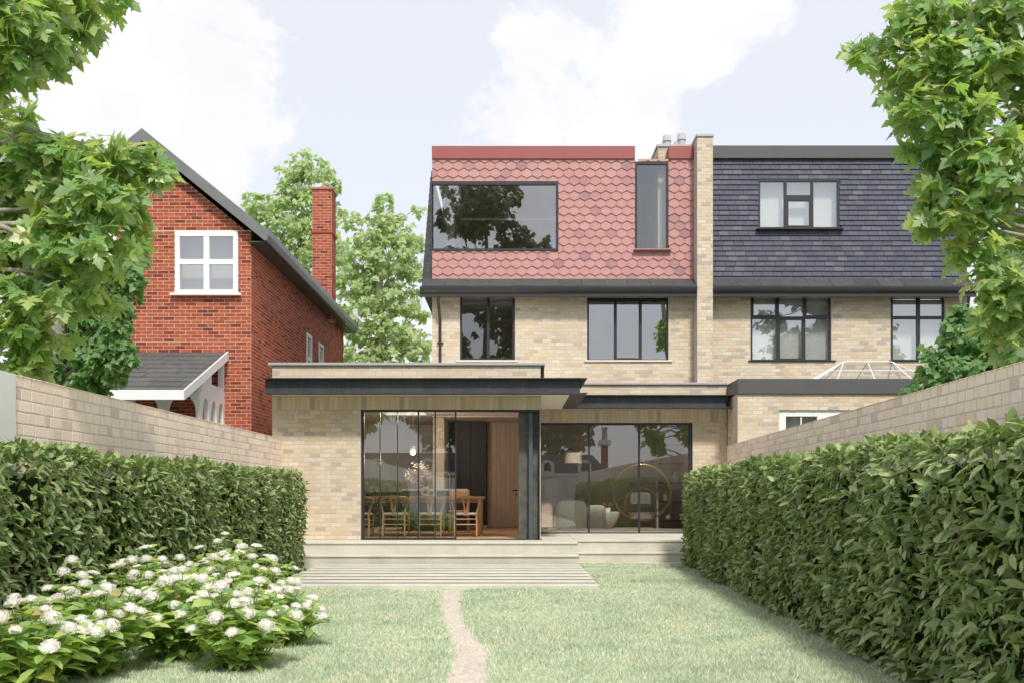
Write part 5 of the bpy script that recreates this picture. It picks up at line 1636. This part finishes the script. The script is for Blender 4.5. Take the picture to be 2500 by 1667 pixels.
t = thing('blossom_spray', (-1.74, 19.95, 1.32), 'spray of pale dried blossom standing in the ring vase', 'flowers')
m, tw = MB(), MB()
RNG = np.random.default_rng(5)
cpos = []
for k in range(60):
    v = rand_unit(1)[0]; e = Vector((-1.86 + v[0] * .25, 19.95 + v[1] * .16, 1.60 + v[2] * .20))
    tw.tube([(-1.69, 19.95, 1.33), ((-1.72 + e.x) / 2, 19.95, (1.38 + e.z) / 2), e], [.003, .002, .0015], 3, False)
    cpos.append(np.array(e) + RNG.normal(0, .035, (14, 3)))
cpos = np.concatenate(cpos); nn = len(cpos)
T, F = leaf_simple(.7, .1, .2)
X, FF = np_copies(T, F, cpos, basis(rand_unit(nn), rand_unit(nn)), RNG.uniform(.016, .030, nn))
o = link_obj('petals', np_mesh('petals', X - np.array(ORG[t]), FF, MAT['blossom']), t); o['kind'] = 'stuff'
tw.build('twigs', MAT['twig'], t, kind='stuff')
t = thing('ceramic_cup', (-1.58, 20.0, 1.155), 'small cream ceramic beaker beside the ring vase', 'cup')
MB().lathe([(.03, 0), (.034, .08), (.036, .15), (.032, .15), (.03, .02)], (-1.55, 20.0, 1.155), 16).build('body', MAT['ceramic'], t, smooth='auto')
t = thing('kitchen_island', (-1.6, 22, .4), 'dark kitchen island with marble top behind the dining table', 'kitchen island')
MB().bbox(-2.4, -.98, 21.75, 22.6, .42, 1.27, .004).build('body', MAT['black_unit'], t)
MB().bbox(-2.42, -.96, 21.72, 22.62, 1.272, 1.312, .005).build('worktop', MAT['marble'], t)
m = MB(); m.tube([(-1.40, 22.3, 1.31), (-1.40, 22.3, 1.62), (-1.43, 22.3, 1.68), (-1.50, 22.3, 1.70), (-1.60, 22.3, 1.70), (-1.66, 22.3, 1.69), (-1.67, 22.3, 1.66)], .013, 8)
m.build('tap', MAT['brass'], t, smooth=True)
t = thing('tall_cabinet', (-1, 24, .4), 'tall black kitchen cabinet beside the wood panelled wall', 'cabinet')
cb = MB().box(-1.36, -.605, 23.72, 24.3, .47, 2.92).build('carcass', MAT['black_unit'], t)
for a, b_ in ((-1.355, -.985), (-.98, -.61)):
    MB().bbox(a, b_, 23.70, 23.719, .48, 2.91, .003).build('door', MAT['black_unit'], t)
MB().box(-1.36, -.605, 23.76, 24.3, .40, .468).build('plinth', MAT['white_paint'], t)
t = thing('kitchen_counter', (-3, 24.7, .4), 'long low kitchen counter along the rear kitchen wall', 'counter')
MB().box(-3.98, -1.38, 24.4, 24.98, .40, 1.25).build('body', MAT['black_unit'], t)
MB().bbox(-3.98, -1.38, 24.36, 24.985, 1.252, 1.29, .004).build('worktop', MAT['marble'], t)
t = thing('pendant_lamp', (-1.99, 20, 2.93), 'small white globe pendant hanging on a long cord over the table', 'lamp')
MB().tube([(-1.99, 20, 2.925), (-1.99, 20, 2.16)], .005, 6).build('cord', MAT['white_paint'], t)
MB().lathe([(.02, 0), (.055, .012), (.055, .03), (.02, .05)], (-1.99, 20, 2.11), 16).build('cap', MAT['white_paint'], t)
a = np.linspace(-math.pi / 2, math.pi / 2, 10)
MB().lathe([(.062 * math.cos(q) + .001, .062 * math.sin(q)) for q in a], (-1.99, 20, 2.05), 18).build('globe', MAT['lamp_glow'], t, smooth=True)
t = thing('ceiling_spotlight', (-1.61, 20.6, 2.92), 'round bright spotlight set in the dining room ceiling', 'lamp')
MB().lathe([(.055, 0), (.055, .02)], (-1.61, 20.6, 2.905), 16).build('rim', MAT['white_paint'], t)
MB().lathe([(.04, 0), (.04, .004)], (-1.61, 20.6, 2.899), 16).build('bulb', M('spot_glow', (.9, .9, .85), var=0, emit=(1, .9, .75, 8)), t)


def soft_block(x0, x1, y0, y1, z0, z1, rx, n=10, taper=.0):
    """upholstered block with a domed top"""
    m = MB(); nu = nv = n
    cx, cy, hx, hy = (x0 + x1) / 2, (y0 + y1) / 2, (x1 - x0) / 2, (y1 - y0) / 2
    prof = [(1 - taper, 0.0), (1.0, .04), (1.0, .55), (.985, .75), (.93, .88), (.80, .965), (.55, .995), (.25, 1.0)]
    def sq(a, k=.42):
        c, s = math.cos(a), math.sin(a)
        return (math.copysign(abs(c) ** k, c), math.copysign(abs(s) ** k, s))
    N_ = 28; vs = []
    for q, h in prof:
        for k in range(N_):
            a, b_ = sq(2 * math.pi * k / N_)
            vs.append((cx + hx * q * a, cy + hy * q * b_, z0 + (z1 - z0) * h))
    fs = [(i * N_ + k, i * N_ + (k + 1) % N_, (i + 1) * N_ + (k + 1) % N_, (i + 1) * N_ + k) for i in range(len(prof) - 1) for k in range(N_)]
    fs += [tuple(range(N_ - 1, -1, -1)), tuple((len(prof) - 1) * N_ + k for k in range(N_))]
    return m.add(vs, fs)


bo = MAT['boucle']
t = thing('armchair', (1.34, 22.4, .4), 'cream boucle armchair with rounded back turned to the garden', 'armchair')
soft_block(1.01, 1.67, 22.1, 22.42, .42, 1.06, .1).build('backrest', bo, t, smooth='auto')
soft_block(1.03, 1.65, 22.43, 22.95, .42, .80, .1).build('seat', bo, t, smooth='auto')
soft_block(1.0, 1.14, 22.43, 22.92, .42, .93, .1).build('armrest', bo, t, smooth='auto')
soft_block(1.54, 1.68, 22.43, 22.92, .42, .93, .1).build('armrest', bo, t, smooth='auto')
t = thing('footstool', (1.92, 22.7, .4), 'cream boucle barrel stool next to the rounded armchair', 'stool')
soft_block(1.70, 2.13, 22.5, 22.95, .41, .95, .1).build('body', bo, t, smooth='auto')
t = thing('side_table', (2.2, 23.3, .4), 'white bowl shaped side table behind the barrel stool', 'table')
MB().lathe([(.08, 0), (.14, .02), (.24, .14), (.31, .30), (.325, .38), (.30, .385), (.02, .38)], (2.20, 23.3, .40), 28).build('body', MAT['ceramic'], t, smooth='auto')
t = thing('potted_plant', (2.24, 23.2, .785), 'small reddish plant in a white pot on the bowl table', 'plant')
MB().lathe([(.07, 0), (.085, .10), (.07, .10), (.065, .07)], (2.22, 23.2, .783), 16).build('pot', MAT['ceramic'], t, smooth='auto')
T, F = leaf_simple(.5, .1, .3); nn = 40
RNG = np.random.default_rng(8)
d = rand_unit(nn); d[:, 2] = np.abs(d[:, 2]) + .5
X, FF = np_copies(T, F, np.tile([2.22, 23.2, .87], (nn, 1)) + d * RNG.uniform(.0, .1, (nn, 1)), basis(d, rand_unit(nn)), RNG.uniform(.05, .09, nn))
o = link_obj('foliage', np_mesh('foliage', X - np.array(ORG[t]), FF, M('red_leaf', (.28, .12, .06), rough=.6)), t); o['kind'] = 'stuff'
t = thing('sofa', (.95, 24.2, .4), 'blush pink rounded sofa against the inner living room wall', 'sofa')
soft_block(.52, .98, 23.5, 24.3, .42, 1.0, .1).build('armrest', MAT['blush'], t, smooth='auto')
soft_block(.98, 1.9, 23.6, 24.4, .42, .80, .1).build('seat', MAT['blush'], t, smooth='auto')
soft_block(.60, 1.9, 24.42, 24.8, .42, 1.1, .1).build('backrest', MAT['blush'], t, smooth='auto')
t = thing('arc_lamp', (.66, 22.5, .4), 'arching floor lamp with a beige drum shade over the armchair', 'lamp')
MB().lathe([(.16, 0), (.16, .03), (.02, .035)], (.66, 22.7, .40), 20).build('base', MAT['black_unit'], t)
arc = [(.66, 22.7, .43), (.66, 22.7, 1.3)] + [(.66 + .68 * (1 - math.cos(q)), 22.7, 1.3 + .93 * math.sin(q)) for q in np.linspace(.15, math.pi / 2, 12)] + [(1.39, 22.7, 2.22)]
MB().tube(arc, .010, 7).build('stem', MAT['black_unit'], t, smooth=True)
m = MB(); n = 28
m.lathe([(.200, 0), (.200, .24), (.194, .24), (.194, 0)], (1.39, 22.7, 1.90), 28).build('lamp_shade', MAT['shade'], t, smooth='auto')
MB().tube([(1.39, 22.7, 2.22), (1.39, 22.7, 2.05)], .004, 5).build('cord', MAT['black_unit'], t)
t = thing('hanging_chair', (2.87, 22, 1.2), 'brass ring hanging chair with grey cushions in the living room', 'chair')
ring = np.linspace(0, 2 * math.pi, 49)
for dy in (-.10, .10):
    MB().tube([(2.87 + .625 * math.cos(q), 22.0 + dy, 1.235 + .62 * math.sin(q)) for q in ring], .013, 8, False).build('ring', MAT['brass'], t, smooth=True)
MB().tube([(2.87, 22, 2.92), (2.87, 22, 1.87)], .004, 5).build('cable', MAT['black_unit'], t)
MB().tube([(2.87, 21.885, 1.858), (2.87, 22.115, 1.858)], .011, 6).build('cross_bar', MAT['brass'], t)
MB().tube([(2.87 + .37 * math.cos(q), 22.0, .98 + .36 * math.sin(q)) for q in ring], .016, 8, False).build('inner_ring', MAT['oak'], t, smooth=True)
soft_block(2.60, 3.12, 21.85, 22.25, .66, .80, .1).build('seat_cushion', MAT['curtain'], t, smooth='auto')
soft_block(2.64, 3.10, 22.12, 22.26, .98, 1.24, .1).build('back_cushion', MAT['curtain'], t, smooth='auto')
MB().prism([(2.87 + .36 * math.cos(q), .98 + .355 * math.sin(q)) for q in np.linspace(math.pi * 1.18, math.pi * 1.82, 12)], lambda a, b_, d: (a, d, b_), 21.86, 22.2).build('shell', MAT['oak'], t)
t = thing('shelf_unit', (3.8, 23.6, .4), 'open dark shelf unit with objects at the end of the living room', 'shelf')
for sx in (3.42, 4.08):
    MB().box(sx - .02, sx + .02, 23.4, 23.8, .4, 2.5).build('upright', MAT['coping'], t)
for z in (.55, 1.0, 1.45, 1.9, 2.35):
    MB().box(3.441, 4.059, 23.4, 23.8, z, z + .03).build('shelf', MAT['black_unit'], t)
for x, z, h, lab in ((3.62, 1.03, .2, 'small cream vase on the middle shelf'), (3.85, 1.48, .24, 'taller cream vase on the upper shelf'), (3.7, .58, .14, 'squat cream vase on the bottom shelf')):
    t = thing('vase', (x, 23.55, z), lab, 'vase')
    MB().lathe([(.04, 0), (.07, h * .35), (.05, h * .75), (.025, h * .85), (.035, h)], (x, 23.55, z + .001), 14).build('body', MAT['ceramic'], t, smooth='auto')


def curtain(x0, x1, y, z0, z1, waves, name, label, mats):
    t = thing(name, ((x0 + x1) / 2, y, z0), label, 'curtain')
    m = MB(); N_ = waves * 8
    cols = []
    for i in range(N_ + 1):
        q = i / N_
        cols.append((x0 + (x1 - x0) * q, y + .035 * math.sin(q * waves * 2 * math.pi)))
    vs = [(x, yy_, z0) for x, yy_ in cols] + [(x, yy_, z1) for x, yy_ in cols] + [(x, yy_ + .008, z0) for x, yy_ in cols] + [(x, yy_ + .008, z1) for x, yy_ in cols]
    k = N_ + 1
    fs = [(i, i + 1, k + i + 1, k + i) for i in range(N_)] + [(2 * k + i + 1, 2 * k + i, 3 * k + i, 3 * k + i + 1) for i in range(N_)]
    m.add(vs, fs); m.build('cloth', mats, t, smooth=True)
    return t


curtain(-1.62, -1.34, 24.0, 6.45, 8.35, 4, 'curtain', 'tan curtain gathered at the inner side of the corner window', MAT['curtain_tan'])
curtain(-1.70, -1.36, 24.35, 6.0, 8.4, 4, 'curtain', 'pale sheer curtain behind the tan one in the corner window', MAT['curtain'])
t = thing('globe_lamp', (3.34, 23.6, 8.5), 'white globe lamp hanging inside the tall narrow loft window', 'lamp')
MB().tube([(3.34, 23.6, 8.49), (3.34, 23.6, 7.82)], .004, 5).build('cord', MAT['white_paint'], t)
a = np.linspace(-math.pi / 2, math.pi / 2, 12)
MB().lathe([(.125 * math.cos(q) + .001, .125 * math.sin(q)) for q in a], (3.34, 23.6, 7.70), 22).build('globe', MAT['lamp_white'], t, smooth=True)


def bulb(name, loc, watts, size):
    """the light of a lamp that is lit in the photograph"""
    l = bpy.data.lights.new(name, 'POINT'); l.energy = watts; l.color = (1, .86, .70); l.shadow_soft_size = size
    o = bpy.data.objects.new(name, l); o.location = loc; COL.objects.link(o)


bulb('spotlight_light', (-1.61, 20.6, 2.80), 26, .05)
bulb('pendant_light', (-1.99, 20, 1.92), 14, .07)
